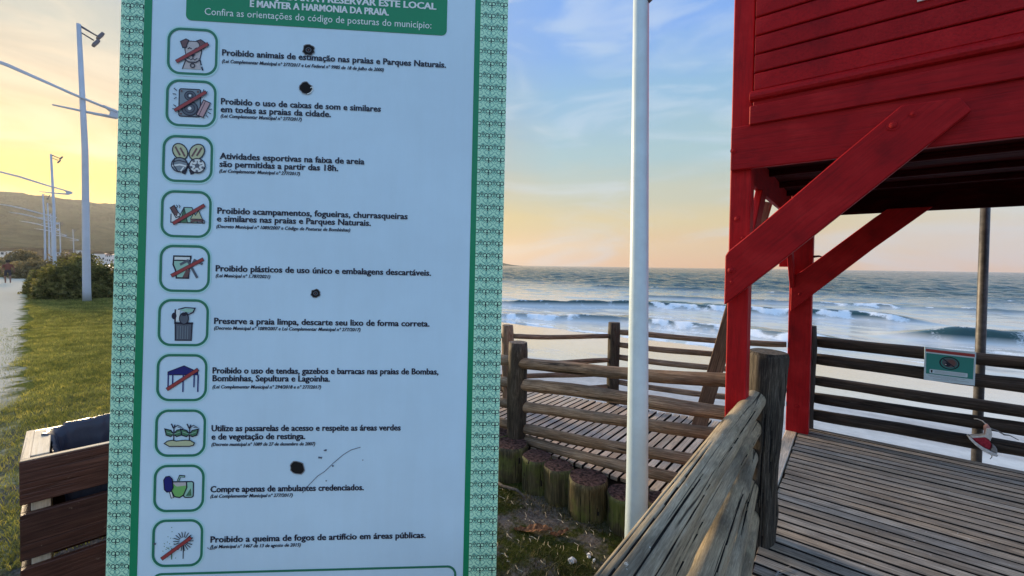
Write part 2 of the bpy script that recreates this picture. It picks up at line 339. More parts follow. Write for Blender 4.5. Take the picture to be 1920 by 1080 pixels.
def sandmat():
    m, nt, b = newmat('beach_sand')
    t = N(nt, 'ShaderNodeTexCoord'); P = t.outputs['Object']; s = N(nt, 'ShaderNodeSeparateXYZ'); L(nt, P, s.inputs[0])
    n = N(nt, 'ShaderNodeTexNoise', inp={'Scale': .22, 'Detail': 6.0, 'Roughness': .62, 'Distortion': 1.6}); L(nt, vmul(nt, P, (.35, 1, 1)), n.inputs['Vector'])
    n2 = N(nt, 'ShaderNodeTexNoise', inp={'Scale': 5.0, 'Detail': 8.0, 'Roughness': .7}); L(nt, P, n2.inputs['Vector'])
    wet = math_(nt, 'ADD', math_(nt, 'MULTIPLY', math_(nt, 'SUBTRACT', s.outputs[2], -1.07), -9.0), math_(nt, 'MULTIPLY', math_(nt, 'SUBTRACT', n.outputs[0], .5), 5.5))
    wet = math_(nt, 'ADD', wet, .3, clamp=True)
    dry = ramp(nt, n2.outputs[0], [(.3, (.36, .355, .34)), (.7, (.46, .455, .44))])
    damp = ramp(nt, n2.outputs[0], [(.3, (.54, .56, .57)), (.7, (.68, .70, .71))])
    L(nt, mix(nt, wet, dry, damp), b.inputs['Base Color'])
    mr = N(nt, 'ShaderNodeMapRange', inp={'To Min': .85, 'To Max': .05}); L(nt, wet, mr.inputs[0]); L(nt, mr.outputs[0], b.inputs['Roughness'])
    b.inputs['Specular IOR Level'].default_value = .6; b.inputs['Coat Roughness'].default_value = .03
    L(nt, math_(nt, 'MULTIPLY', wet, .9), b.inputs['Coat Weight'])
    bp = N(nt, 'ShaderNodeBump', inp={'Distance': .03}); L(nt, math_(nt, 'SUBTRACT', .35, math_(nt, 'MULTIPLY', wet, .32)), bp.inputs['Strength']); L(nt, n2.outputs[0], bp.inputs['Height']); L(nt, bp.outputs[0], b.inputs['Normal'])
    return m
def groundmat():
    """worn lawn, sandy path and bare patches, chosen by place"""
    m, nt, b = newmat('lawn_and_soil')
    t = N(nt, 'ShaderNodeTexCoord'); P = t.outputs['Object']; s = N(nt, 'ShaderNodeSeparateXYZ'); L(nt, P, s.inputs[0])
    n1 = N(nt, 'ShaderNodeTexNoise', inp={'Scale': 3.0, 'Detail': 8.0, 'Roughness': .65}); L(nt, P, n1.inputs['Vector'])
    n2 = N(nt, 'ShaderNodeTexNoise', inp={'Scale': 38.0, 'Detail': 6.0, 'Roughness': .7}); L(nt, P, n2.inputs['Vector'])
    n3 = N(nt, 'ShaderNodeTexNoise', inp={'Scale': .6, 'Detail': 5.0, 'Roughness': .6}); L(nt, P, n3.inputs['Vector'])
    soil = ramp(nt, n2.outputs[0], [(.3, (.06, .05, .04)), (.55, (.15, .135, .12)), (.75, (.28, .26, .23))])
    grass = ramp(nt, n2.outputs[0], [(.3, (.07, .085, .02)), (.7, (.17, .17, .045))])
    ps = ramp(nt, n2.outputs[0], [(.25, (.50, .44, .325)), (.7, (.72, .635, .485))])
    g = ramp(nt, n1.outputs[0], [(.42, (0, 0, 0)), (.56, (1, 1, 1))]); gb = N(nt, 'ShaderNodeRGBToBW'); L(nt, g, gb.inputs[0])
    # past x = -8 the lawn is full
    far = N(nt, 'ShaderNodeMapRange', inp={'From Min': -5.0, 'From Max': -9.0}); L(nt, s.outputs[0], far.inputs[0])
    gf = math_(nt, 'MAXIMUM', gb.outputs[0], far.outputs[0])
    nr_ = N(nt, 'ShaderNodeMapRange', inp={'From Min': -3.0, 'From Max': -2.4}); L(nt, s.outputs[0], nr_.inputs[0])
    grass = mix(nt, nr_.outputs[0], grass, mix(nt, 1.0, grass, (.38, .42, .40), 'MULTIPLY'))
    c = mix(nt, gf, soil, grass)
    edge = math_(nt, 'ADD', math_(nt, 'MULTIPLY', s.outputs[0], -.0465), math_(nt, 'ADD', -.02, math_(nt, 'MULTIPLY', math_(nt, 'SUBTRACT', n1.outputs[0], .5), 1.0)))
    pth = math_(nt, 'MULTIPLY', math_(nt, 'SUBTRACT', edge, s.outputs[1]), 5.0, clamp=True)
    near = N(nt, 'ShaderNodeMapRange', inp={'From Min': -7.3, 'From Max': -9.0}); L(nt, s.outputs[0], near.inputs[0])
    worn = math_(nt, 'MULTIPLY', math_(nt, 'MULTIPLY', math_(nt, 'SUBTRACT', n1.outputs[0], .45), 5.0, clamp=True), .6)
    pf = math_(nt, 'MULTIPLY', pth, math_(nt, 'MAXIMUM', near.outputs[0], worn))
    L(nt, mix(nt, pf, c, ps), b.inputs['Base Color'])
    b.inputs['Roughness'].default_value = 1.0; b.inputs['Specular IOR Level'].default_value = .0
    bp = N(nt, 'ShaderNodeBump', inp={'Strength': .8, 'Distance': .03}); L(nt, math_(nt, 'ADD', n2.outputs[0], math_(nt, 'MULTIPLY', n1.outputs[0], 2)), bp.inputs['Height']); L(nt, bp.outputs[0], b.inputs['Normal'])
    return m
M['sand'] = sandmat(); M['ground'] = groundmat()
xs = sorted(set([round(v, 3) for v in list(-np.array(geo(4, 3400, 90))) + list(np.linspace(-4, 6, 60)) + geo(6.2, 3000, 40)]))
yl = [-v for v in geo(1, 2500, 40)][::-1] + list(np.linspace(-.9, 3.3, 40))
ysd = list(np.linspace(3.3, 30, 110)) + geo(30.5, 900, 50)
# lawn platform: y up to its edge (the edge bends with x); beach beyond
def lawn_edge(x): return 3.3+.06*np.clip(-x-40, 0, 1e9)+np.clip(-x-5, 0, 20)*.1
def sheet(name, ts, f_y, zf, m):
    X, T = np.meshgrid(np.array(xs), np.array(ts)); Y = f_y(X, T); Z = zf(X, Y); nx, ny = len(xs), len(ts)
    i = np.arange(nx*ny).reshape(ny, nx)
    f = np.stack([i[:-1, :-1], i[:-1, 1:], i[1:, 1:], i[1:, :-1]], -1).reshape(-1, 4)
    o = link(name, npmesh(name, np.stack([X, Y, Z], -1).reshape(-1, 3), f, m)); return tag(o, kind='structure')
sheet('lawn', yl, lambda X, T: np.where(T > 0, T/3.3*(lawn_edge(X)+.35), T), land_z, M['ground'])
sheet('beach', [v/1 for v in (list(np.linspace(0.3, 20, 90)) + geo(20.6, 300, 40))], lambda X, T: lawn_edge(X)+T, land_z, M['sand'])

# ------------------------------------------------------------------ sea
def sea_build():
    na, nr = 900, 760
    ang = np.radians(np.linspace(78, -42, na))           # left of +Y to the right
    rr = 9.0*(3600/9.0)**(np.arange(nr)/(nr-1))
    A, Rr = np.meshgrid(ang, rr); X = -np.sin(A)*Rr; Y = np.cos(A)*Rr
    q = np.random.RandomState(5); Z = np.zeros_like(X)
    cell = Rr*max(math.radians(120)/na, math.log(3600/9.0)/nr)
    depth = .28*sstep(0, 10, Y-shore_y(X)+3)+.72*sstep(12, 38, Y-shore_y(X))
    far_ = sstep(45, 110, Y)
    for lam, amp, n in ((22, .045, 3), (12, .032, 4), (6.5, .028, 6), (3.4, .024, 9), (1.8, .016, 12), (.95, .009, 12)):
        for _ in range(n):
            th = q.normal(0, .5 if lam > 5 else .8)+.25; k = 2*math.pi/(lam*q.uniform(.75, 1.3)); p = q.uniform(0, 6.28)
            fade = np.clip((lam-2.2*cell)/(2*cell+1e-6), 0, 1)
            ph = k*(np.cos(th)*Y - np.sin(th)*X)+p
            Z += fade*amp*(.06+.50*depth+1.3*far_)*(np.sin(ph)+.25*np.sin(2*ph+.6))
    for k_, (yy, amp_) in enumerate([(q.uniform(24, 60), q.uniform(.05, .11)) for _ in range(26)]):
        xc, hw, sl = q.uniform(-34, 14), q.uniform(2, 7), q.uniform(.05, .45); sr = Y-yy-sl*(X-xc)-.5*np.sin(X*.7+k_)
        Z += amp_*np.exp(-((X-xc)/hw)**2)*np.where(sr < 0, np.exp(-(sr/.28)**2), np.exp(-(sr/1.1)**2))
    foam = np.zeros_like(X)
    def nz(sx, sy, seed, octs=4):
        r = np.zeros_like(X); q2 = np.random.RandomState(seed)
        for o in range(octs):
            f = 2.0**o
            for _ in range(5):
                a = q2.uniform(0, 6.28); r += np.sin(f*(X/sx*math.cos(a)+Y/sy*math.sin(a))*6.28*q2.uniform(.6, 1.5)+q2.uniform(0, 6.28))/f/3
        return r
    n1 = nz(2.5, 1.0, 1); n2 = nz(5, 2.2, 2); n3 = nz(1.6, .8, 3, 2)
    # breakers: crest line y = c(x), height, spans along x that already broke
    def crest(x, pts):
        return np.interp(x, [p[0] for p in pts], [p[1] for p in pts])
    BR = [  # (crest points, height, (x from, x to), foam spans)
        ([(-60, 10), (-20, 17.4), (-15.7, 19.4), (-10, 22.2), (-4, 22.4), (0, 21.5), (20, 22)], .42, (-34, 0.5), [(-40, -12.3), (-9.2, 1.5)]),
        ([(-60, 14), (-20, 26), (-16.5, 28.8), (-13.4, 31.6), (-7, 32.8), (0, 34), (30, 36)], .62, (-22, 3), [(-12.6, 4)]),
        ([(-20, 26), (0, 26.4), (3.4, 26.7), (5.5, 27.2), (30, 29)], .78, (2.2, 9), [(5.6, 7.5)]),
        ([(-60, 30), (-20, 40), (0, 46), (30, 50)], .34, (-18, 22), [(-2, 3)]),
        ([(-60, 48), (-20, 58), (0, 64), (40, 66)], .36, (-30, 30), []),
        ([(-60, 9), (-12, 17.2), (-4, 18.6), (0, 18.2), (20, 18.8)], .10, (-40, 20), [(-50, 30)]),
    ]
    for pts, h, (xa, xb), spans in BR:
        s = Y-crest(X, pts)-.35*n2*.4
        win = sstep(xa-2, xa+2, X)*(1-sstep(xb-2, xb+2, X))
        ridge = np.where(s < 0, np.exp(-(s/.55)**2), np.exp(-(s/1.9)**2))
        Z += h*.85*win*ridge*(.9+.12*n2)
        for a, b_ in spans:
            w = sstep(a-.8, a+.5, X)*(1-sstep(b_-.5, b_+.8, X))*win
            fr = np.exp(-((s+.4)/.55)**2)*1.25+np.exp(-((s-.1)/.3)**2)*.5
            foam = np.maximum(foam, w*np.clip(fr*(.75+.45*n1+.6*n3)-.32, 0, .9))
            Z += .035*w*np.exp(-((s+.5)/.7)**2)*np.clip(n1, -1, 2)
        # lip
        # thin dark ripples between the breakers
        lip = win*np.exp(-((s-.05)/.16)**2)
        foam = np.maximum(foam, lip*np.clip(n3*1.2+n2-.25, 0, .8))
    # sheets and streaks of foam in the shallows
    inn = 1-sstep(4, 22, Y-shore_y(X))
    streak = np.clip((nz(9, 1.6, 8)+.5*n1+.35*n3)*1.2-.55, 0, 1)
    foam = np.maximum(foam, inn*streak*.6)
    edge = np.exp(-((Y-shore_y(X)+.5*n2)/.6)**2); foam = np.maximum(foam, edge*np.clip(.5+n3, 0, 1)*.8)
    Z *= sstep(-3, 8, Y-shore_y(X)+2.5)*.97+.03
    Z += -1.5
    vs = np.stack([X, Y, Z], -1).reshape(-1, 3); i = np.arange(na*nr).reshape(nr, na)
    f = np.stack([i[:-1, :-1], i[:-1, 1:], i[1:, 1:], i[1:, :-1]], -1)
    keep = (Y > shore_y(X)-3.5)[:-1, :-1]
    f = f[keep].reshape(-1, 4)
    used = np.zeros(len(vs), bool); used[f.ravel()] = True; remap = np.cumsum(used)-1
    me = npmesh('sea', vs[used], remap[f], M['water'])
    at = me.attributes.new('foam', 'FLOAT', 'POINT'); at.data.foreach_set('value', foam.reshape(-1)[used].astype(np.float32))
    return tag(link('sea', me), kind='structure')
def watermat():
    m, nt, b = newmat('sea_water')
    t = N(nt, 'ShaderNodeTexCoord'); P = t.outputs['Object']
    at = N(nt, 'ShaderNodeAttribute'); at.attribute_name = 'foam'
    n1 = N(nt, 'ShaderNodeTexNoise', inp={'Scale': 2.2, 'Detail': 7.0, 'Roughness': .62, 'Distortion': .4}); L(nt, vmul(nt, P, (.5, 1, 1)), n1.inputs['Vector'])
    n2 = N(nt, 'ShaderNodeTexNoise', inp={'Scale': .16, 'Detail': 6.0, 'Roughness': .55}); L(nt, vmul(nt, P, (.45, 1, 1)), n2.inputs['Vector'])
    n3 = N(nt, 'ShaderNodeTexNoise', inp={'Scale': 7.0, 'Detail': 9.0, 'Roughness': .85}); L(nt, P, n3.inputs['Vector'])
    fo = math_(nt, 'MULTIPLY', math_(nt, 'SUBTRACT', math_(nt, 'ADD', at.outputs['Fac'], math_(nt, 'MULTIPLY', math_(nt, 'SUBTRACT', n3.outputs[0], .5), 2.2)), .30), 2.4, clamp=True)
    fo = math_(nt, 'MULTIPLY', fo, math_(nt, 'MULTIPLY', at.outputs['Fac'], 6.0, clamp=True))
    sp_ = N(nt, 'ShaderNodeSeparateXYZ'); L(nt, P, sp_.inputs[0])
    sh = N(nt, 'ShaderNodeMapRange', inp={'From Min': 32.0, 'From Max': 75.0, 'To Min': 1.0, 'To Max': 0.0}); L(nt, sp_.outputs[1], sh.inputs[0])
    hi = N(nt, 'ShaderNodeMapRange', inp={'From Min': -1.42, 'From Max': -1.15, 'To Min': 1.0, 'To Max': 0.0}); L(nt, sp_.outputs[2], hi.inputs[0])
    wc = mix(nt, math_(nt, 'MULTIPLY', math_(nt, 'MULTIPLY', sh.outputs[0], hi.outputs[0]), .95), (.020, .062, .062), (.62, .62, .59))  # pale shallows, with the sky's bright reflection put into the base colour
    L(nt, mix(nt, fo, wc, (.78, .82, .84)), b.inputs['Base Color'])
    mr = N(nt, 'ShaderNodeMapRange', inp={'To Min': .10, 'To Max': .7}); L(nt, fo, mr.inputs[0]); L(nt, mr.outputs[0], b.inputs['Roughness'])
    b.inputs['IOR'].default_value = 1.33
    bp = N(nt, 'ShaderNodeBump', inp={'Strength': .3, 'Distance': .022}); L(nt, n1.outputs[0], bp.inputs['Height'])
    bp2 = N(nt, 'ShaderNodeBump', inp={'Strength': .5, 'Distance': .20}); L(nt, n2.outputs[0], bp2.inputs['Height']); L(nt, bp.outputs[0], bp2.inputs['Normal'])
    n4 = N(nt, 'ShaderNodeTexNoise', inp={'Scale': .55, 'Detail': 4.0, 'Roughness': .6}); L(nt, vmul(nt, P, (.5, 1, 1)), n4.inputs['Vector'])
    off_ = N(nt, 'ShaderNodeMapRange', inp={'From Min': 45.0, 'From Max': 90.0}); L(nt, sp_.outputs[1], off_.inputs[0])
    bp3 = N(nt, 'ShaderNodeBump', inp={'Distance': 1.3}); L(nt, math_(nt, 'MULTIPLY', off_.outputs[0], 1.0), bp3.inputs['Strength']); L(nt, n4.outputs[0], bp3.inputs['Height']); L(nt, bp2.outputs[0], bp3.inputs['Normal'])
    L(nt, bp3.outputs[0], b.inputs['Normal'])
    return m
M['water'] = watermat(); sea_build()

# ------------------------------------------------------------------ hill, island
def hillmat():
    m, nt, b = newmat('wooded_hill')
    t = N(nt, 'ShaderNodeTexCoord'); n = N(nt, 'ShaderNodeTexNoise', inp={'Scale': .03, 'Detail': 8.0, 'Roughness': .7}); L(nt, t.outputs['Object'], n.inputs['Vector'])
    L(nt, ramp(nt, n.outputs[0], [(.3, (.028, .035, .015)), (.7, (.08, .085, .04))]), b.inputs['Base Color']); b.inputs['Roughness'].default_value = 1; b.inputs['Specular IOR Level'].default_value = 0
    bp = N(nt, 'ShaderNodeBump', inp={'Strength': 1.0, 'Distance': 14.0}); L(nt, n.outputs[0], bp.inputs['Height']); L(nt, bp.outputs[0], b.inputs['Normal'])
    return m
M['hill'] = hillmat()
def hill_z(X, Y):
    u = (X+1500)/650.0
    ridge = np.interp(Y, [-2600, -1500, -700, -200, 30, 104, 221, 350, 520, 700, 900], [55, 110, 172, 152, 134, 136, 131, 106, 62, 18, -8])
    Z = (ridge+8)*np.exp(-(u**2)*1.1)-8
    for s, a in ((170, 9), (70, 5), (26, 2.6), (11, 1.5)):
        Z += a*np.sin(X/s*3.1+np.cos(Y/s*1.7)*2)*np.cos(Y/s*2.7+1.3*np.sin(X/s))*np.clip(Z/60, 0, 1)
    return Z
tag(link('hill', gridmesh('hill', np.linspace(-2600, -640, 150), np.linspace(-2600, 900, 330), hill_z, M['hill'])), kind='structure')
def isle_z(X, Y):
    return 28*np.exp(-((X+1650)/156)**2*1.3-((Y-1800)/180)**2)*(1+.12*np.sin(X/24)+.06*np.sin(X/8))-4.5
tag(link('island_hill', gridmesh('island_hill', np.linspace(-2000, -1320, 90), np.linspace(1500, 2100, 20), isle_z, M['hill'])), kind='structure')

def translucent(m, f, tint):
    nt = m.node_tree; b = nt.nodes['Principled BSDF']; src = b.inputs['Base Color'].links[0].from_socket
    tr = N(nt, 'ShaderNodeBsdfTranslucent'); L(nt, mix(nt, 1.0, src, tint, 'MULTIPLY'), tr.inputs[0])
    ms = N(nt, 'ShaderNodeMixShader'); ms.inputs[0].default_value = f; L(nt, b.outputs[0], ms.inputs[1]); L(nt, tr.outputs[0], ms.inputs[2])
    L(nt, ms.outputs[0], [n for n in nt.nodes if n.type == 'OUTPUT_MATERIAL'][0].inputs[0])
# ------------------------------------------------------------------ grass (nobody could count it)
def grassmat(nm='grass_blade', k=1.0):
    m, nt, b = newmat(nm)
    t = N(nt, 'ShaderNodeTexCoord'); n = N(nt, 'ShaderNodeTexNoise', inp={'Scale': 2.2, 'Detail': 4.0}); L(nt, t.outputs['Object'], n.inputs['Vector'])
    w = N(nt, 'ShaderNodeTexWhiteNoise'); w.noise_dimensions = '3D'
    sn = N(nt, 'ShaderNodeVectorMath', operation='SNAP'); L(nt, t.outputs['Object'], sn.inputs[0]); sn.inputs[1].default_value = (.05, .05, 5); L(nt, sn.outputs[0], w.inputs['Vector'])
    c = ramp(nt, n.outputs[0], [(.3, (.11*k, .122*k, .042*k)), (.7, (.25*k, .25*k, .10*k))])
    c2 = ramp(nt, w.outputs[0], [(0, (.6, .6, .6)), (.8, (1.1, 1.05, .9)), (1, (1.9, 1.5, 1.2))], 'LINEAR')
    L(nt, mix(nt, 1.0, c, c2, 'MULTIPLY'), b.inputs['Base Color']); b.inputs['Roughness'].default_value = .6; b.inputs['Specular IOR Level'].default_value = .2
    return m
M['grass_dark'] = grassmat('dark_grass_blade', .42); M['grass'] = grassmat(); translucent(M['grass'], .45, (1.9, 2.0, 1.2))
def grass(name, n, area, keep, h0, h1, w, seed, label, gm='grass'):
    q = np.random.RandomState(seed); x = q.uniform(area[0], area[1], n)
    x = area[1]+(area[0]-area[1])*q.uniform(0, 1, n)**1.35; y = q.uniform(area[2], area[3], n)
    k = keep(x, y, q); x = x[k]; y = y[k]; n = len(x)
    zz = land_z(x, y); a = q.uniform(0, 6.28, n); h = q.uniform(h0, h1, n); ln = q.uniform(.2, 1.3, n)*h; la = q.uniform(0, 6.28, n)
    ww = w*q.uniform(.6, 1.3, n)
    b0 = np.stack([x-np.cos(a)*ww, y-np.sin(a)*ww, zz-.004], -1); b1 = np.stack([x+np.cos(a)*ww, y+np.sin(a)*ww, zz-.004], -1)
    mx = np.stack([x+np.cos(la)*ln*.4, y+np.sin(la)*ln*.4, zz+h*.62], -1); off = np.stack([np.cos(a)*ww*.6, np.sin(a)*ww*.6, a*0], -1)
    tp = np.stack([x+np.cos(la)*ln, y+np.sin(la)*ln, zz+h], -1)
    vs = np.stack([b0, b1, mx+off, mx-off, tp], 1).reshape(-1, 3); i = np.arange(n)*5
    f = np.concatenate([np.stack([i, i+1, i+2], -1), np.stack([i, i+2, i+3], -1), np.stack([i+3, i+2, i+4], -1)])
    o = link(name, npmesh(name, vs, f, M[gm], False)); return tag(o, label, 'grass', kind='stuff')
def patchy(x, y, s): return np.sin(x*s+1.3*np.sin(y*s*.7))*np.cos(y*s*1.2+.8*np.sin(x*s*.9))
def keep_near(x, y, q):
    d = ((x+1.45)/.38)**2+((y-2.42)/.2)**2
    return (y < 2.8) & (q.uniform(0, 1, len(x)) < np.clip(.42+.55*patchy(x, y, 5), .12, 1)*np.clip(d-.3, .07, 1))
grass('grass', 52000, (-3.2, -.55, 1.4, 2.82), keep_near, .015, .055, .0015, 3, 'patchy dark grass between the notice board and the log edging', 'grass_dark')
def keep_lawn(x, y, q):
    e = -.0465*x-.02+.45*patchy(x, y, 1.9)*.5
    return ((y > e) | (q.uniform(0, 1, len(x)) < np.where(x > -7.4, .62, .10))) & ((x < -7) | (y > .45) | (q.uniform(0, 1, len(x)) < .8)) & ~((x > -3.75) & (y > .05) & (y < .8))
grass('grass', 60000, (-29.5, -16.5, .3, 5.2), lambda x, y, q: y > -.0465*x+.05+.2*patchy(x, y, .9), .03, .07, .007, 6, 'far strip of yellowish lawn in front of the shrubs')
grass('grass', 175000, (-17, -3.6, -.6, 2.6), keep_lawn, .02, .055, .0026, 4, 'mown green lawn between the paved path and the beach scrub')

# ------------------------------------------------------------------ decks
def deck_right():
    t = empty('boardwalk', (-.39, -1.5, 0), label='grey boardwalk under the tower with crosswise boards, right of the log handrail', cat='boardwalk')
    meshes = [shade_sides(boxmesh('deck_board', 4.4, .0785, .034, M['deck'], .003, (2.2, 0, 0)), M['crevice_shade'])]
    y = -1.45; i = 0
    while y < 5.27:
        o = link('deck_board', meshes[0], t, (rnd.uniform(0, .012), y+1.5, -.015+rnd.uniform(-.0025, .0015)), (rnd.uniform(-.01, .01), 0, rnd.uniform(-.002, .002)))
        y += .0935; i += 1
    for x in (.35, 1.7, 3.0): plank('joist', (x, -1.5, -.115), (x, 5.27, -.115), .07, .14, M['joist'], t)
    plank('edge_board', (-.442, 2.99, -.012), (-.442, 5.22, -.012), .088, .035, M['deck2'], t)
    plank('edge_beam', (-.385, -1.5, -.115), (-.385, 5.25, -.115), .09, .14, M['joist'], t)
    return t
deck_right()
def deck_left():
    t = empty('side_boardwalk', (-.5, 3.02, 0), label='pale boardwalk leading left behind the log fence, boards pointing to the sea', cat='boardwalk')
    x = -.548; i = 0
    while x > -5.2:
        y1 = 4.93+(x+.5)*.19
        me = shade_sides(boxmesh('deck_board', y1-3.02, .0625, .03, M['deck2'], .003, ((y1-3.02)/2, 0, 0)), M['crevice_shade'])
        link('deck_board', me, t, (x+.5, rnd.uniform(-.01, .01), -.014+rnd.uniform(-.003, .002)), (0, rnd.uniform(-.002, .002), math.pi/2+rnd.uniform(-.004, .004)))
        x -= .0765; i += 1
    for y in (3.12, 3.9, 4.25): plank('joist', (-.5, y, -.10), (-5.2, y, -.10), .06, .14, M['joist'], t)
deck_left()

# ------------------------------------------------------------------ log fences
LOGM = [M['log'], M['log_end']]; POSTM = [M['post'], M['log_end'], M['crevice_shade']]; DARKM = [M['dark_rail'], M['post']]
corner = empty('corner_fence_post', (-.385, 2.89, -.25), label='thick dark log post where the foreground handrail meets the side fence', cat='fence post')
log('post_log', (-.412, 2.89, -.25), (-.378, 2.885, 1.115), .088, .102, POSTM, corner, 11, sides=150, seg=60, bend=.006, knots=4, cracks=16, cdeep=.010)
# foreground handrail
hr = empty('log_handrail', (-.385, -.9, -.2), label='foreground handrail of four weathered grey logs stacked along the boardwalk edge', cat='handrail')
HM = [M['handrail'], M['log_end'], M['crevice_shade']]
log('rail', (-.342, -.9, .872), (-.428, 2.83, .840), .062, .056, HM, hr, 1, sides=170, seg=90, rough=.03, knots=7, cracks=24)
log('rail', (-.366, -.9, .732), (-.447, 2.80, .68), .068, .060, HM, hr, 2, sides=170, seg=90, rough=.05, knots=8, cracks=20)
log('rail', (-.25, -.9, .60), (-.455, 2.80, .515), .074, .054, HM, hr, 3, sides=150, seg=80, rough=.04, knots=6, cracks=18)
log('rail', (-.185, -.9, .465), (-.455, 2.82, .33), .082, .055, HM, hr, 4, sides=130, seg=70, rough=.04, knots=5, cracks=14)
log('rail', (-.20, -.9, .32), (-.44, 2.82, .16), .082, .052, HM, hr, 9, sides=20, seg=40, rough=.07, knots=4)
log('post', (-.385, -.8, -.25), (-.385, -.8, 1.1), .10, .10, POSTM, hr, 5)
# side fence behind the log stubs
sf = empty('side_log_fence', (-2.33, 3.0, -.25), label='brown five rail log fence along the near side of the pale boardwalk', cat='fence')
log('post', (-2.335, 3.0, -.25), (-2.32, 3.0, .915), .092, .085, POSTM, sf, 21, sides=24, bend=.01, rough=.12)
log('post', (-4.35, 3.0, -.25), (-4.35, 3.0, .9), .09, .085, POSTM, sf, 22)
for i, (zl, zr, r, dl) in enumerate(((.735, .915, .048, 0), (.54, .70, .05, 0), (.34, .565, .043, 0), (.15, .365, .043, 0), (.045, .21, .042, 0))):
    log('rail', (-2.30, 2.99+.01*i, zl), (-.46, 2.93, zr), r*1.02, r*.92, LOGM, sf, 30+i, seg=34, sides=18, bend=.012, rough=.09, knots=6)
    log('rail', (-4.32, 3.0, zl-.08), (-2.36, 3.0, zl), r, r*.95, LOGM, sf, 40+i, seg=16, bend=.012)
# far fence of the pale boardwalk
ff = empty('far_log_fence', (-2.18, 4.7, -.2), label='thin rail log fence along the sea side of the pale boardwalk', cat='fence')
FM = [M['log'], M['log_end']]
log('post', (-2.17, 4.66, -.6), (-2.18, 4.66, .945), .072, .07, POSTM, ff, 51, sides=20)
log('post', (-3.02, 3.72, -.6), (-3.03, 3.72, .925), .07, .068, [M['log'], M['log_end']], ff, 52, sides=20)
log('post', (-.335, 5.24, -.6), (-.335, 5.24, 1.03), .07, .066, DARKM, ff, 53, sides=16)
for i, (za, zb) in enumerate(((.80, .785), (.49, .505), (.335, .345), (.19, .195))):
    log('rail', (-2.98, 3.77, za), (-2.21, 4.62, zb), .03, .028, FM, ff, 60+i, seg=16, sides=12, bend=.012, rough=.12)
    log('rail', (-4.6, 3.5, za-.02), (-3.06, 3.70, za), .03, .028, FM, ff, 64+i, seg=8, sides=10)
for i, (za, zb) in enumerate(((.835, .855), (.685, .70), (.54, .55), (.385, .40), (.245, .27))):
    log('rail', (-2.13, 4.68, za), (-.50, 4.97, zb), .032, .03, FM, ff, 70+i, seg=20, sides=12, bend=.015, rough=.12)
# right fence beside the sea
rf = empty('seaward_log_fence', (-.3, 5.37, -.1), label='dark five rail log fence along the sea edge of the grey boardwalk', cat='fence')
for i, (za, zb, r) in enumerate(((.862, .885, .056), (.685, .70, .056), (.462, .487, .051), (.285, .29, .055), (.11, .105, .057))):
    log('rail', (-.33, 5.345, za), (3.6, 5.36, zb+.02), r, r*.97, DARKM, rf, 80+i, seg=34, sides=16, bend=.02, rough=.09, knots=6)
for x in (2.0, 3.62): log('post', (x, 5.47, -.9), (x, 5.47, 1.05), .07, .07, DARKM, rf, 90+int(x))

# ------------------------------------------------------------------ log stubs edging the side boardwalk
def stubmesh(h, r, seed):
    return logmesh('log_stub', h, r*1.03, r, [M['stub'], M['stub_top'], M['crevice_shade']], seed, sides=110, seg=16, bend=.004, rough=.07, knots=1, cracks=9, cdeep=.008)
SL = ['log stub half hidden by the notice board edge, at the foot of the fence post', 'leftmost fully visible stub with a reddish top, below the fence post', 'mossy stub second in the row right of the fence post',
      'narrow bright green mossy stub in the middle of the row', 'widest mossy stub with long vertical cracks left of the white pole', 'brown stub partly hidden by the white pole',
      'dark stub just right of the white pole', 'small stub between the white pole and the handrail']
for i, (x, y, zt, r, zb) in enumerate(((-2.52, 2.93, .085, .14, -.3), (-2.265, 2.845, .075, .142, -.3), (-1.975, 2.815, .062, .122, -.32), (-1.735, 2.79, .06, .118, -.34), (-1.475, 2.775, .06, .142, -.36), (-1.20, 2.79, .035, .125, -.36), (-.975, 2.86, .045, .105, -.34), (-.77, 2.83, .04, .10, -.34))):
    o = link('log_stub', stubmesh(zt-zb, r, 100+i), None, (x, y, zb), (rnd.uniform(-.03, .03), -math.pi/2+rnd.uniform(-.03, .03), 0))
    tag(o, SL[i], 'log stub', 'log stubs edging the pale boardwalk')

# ------------------------------------------------------------------ lifeguard tower
tw = empty('lifeguard_tower', (-.48, 2.54, 0), label='dark red wooden lifeguard tower raised on posts with diagonal braces', cat='lifeguard tower')
RED = M['red']
def post(x0, x1, y0, y1, z0, z1, nm='post'):
    me = boxmesh(nm, z1-z0, y1-y0, x1-x0, RED, .005, ((z1-z0)/2, 0, 0))
    return link(nm, me, tw, Vector(((x0+x1)/2, (y0+y1)/2, z0))-tw.location, (0, -math.pi/2, 0))
post(-.532, -.432, 2.54, 2.64, -.2, 4.3)
post(-.49, -.305, 4.98, 5.12, 0, 4.3)
post(1.93, 2.03, 2.54, 2.64, 0, 4.3); post(1.93, 2.03, 5.0, 5.12, 0, 4.3)
plank('beam', (-.5255, 2.522, 2.2330), (2.05, 2.522, 2.2330), .226, .034, RED, tw, up=(0, 1, 0))
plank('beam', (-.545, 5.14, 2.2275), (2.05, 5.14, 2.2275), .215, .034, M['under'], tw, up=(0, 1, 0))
plank('beam', (-.515, 2.645, 2.2275), (-.515, 4.975, 2.2275), .215, .03, RED, tw, up=(1, 0, 0))
plank('beam', (2.05, 2.57, 2.2275), (2.05, 5.10, 2.2275), .215, .03, RED, tw, up=(1, 0, 0))
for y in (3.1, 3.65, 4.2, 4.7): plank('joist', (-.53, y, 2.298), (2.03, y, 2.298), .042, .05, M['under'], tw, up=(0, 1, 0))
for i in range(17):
    plank('floor_board', (-.53, 2.62+i*.152, 2.335), (2.03, 2.62+i*.152, 2.335), .151, .03, M['under'], tw)
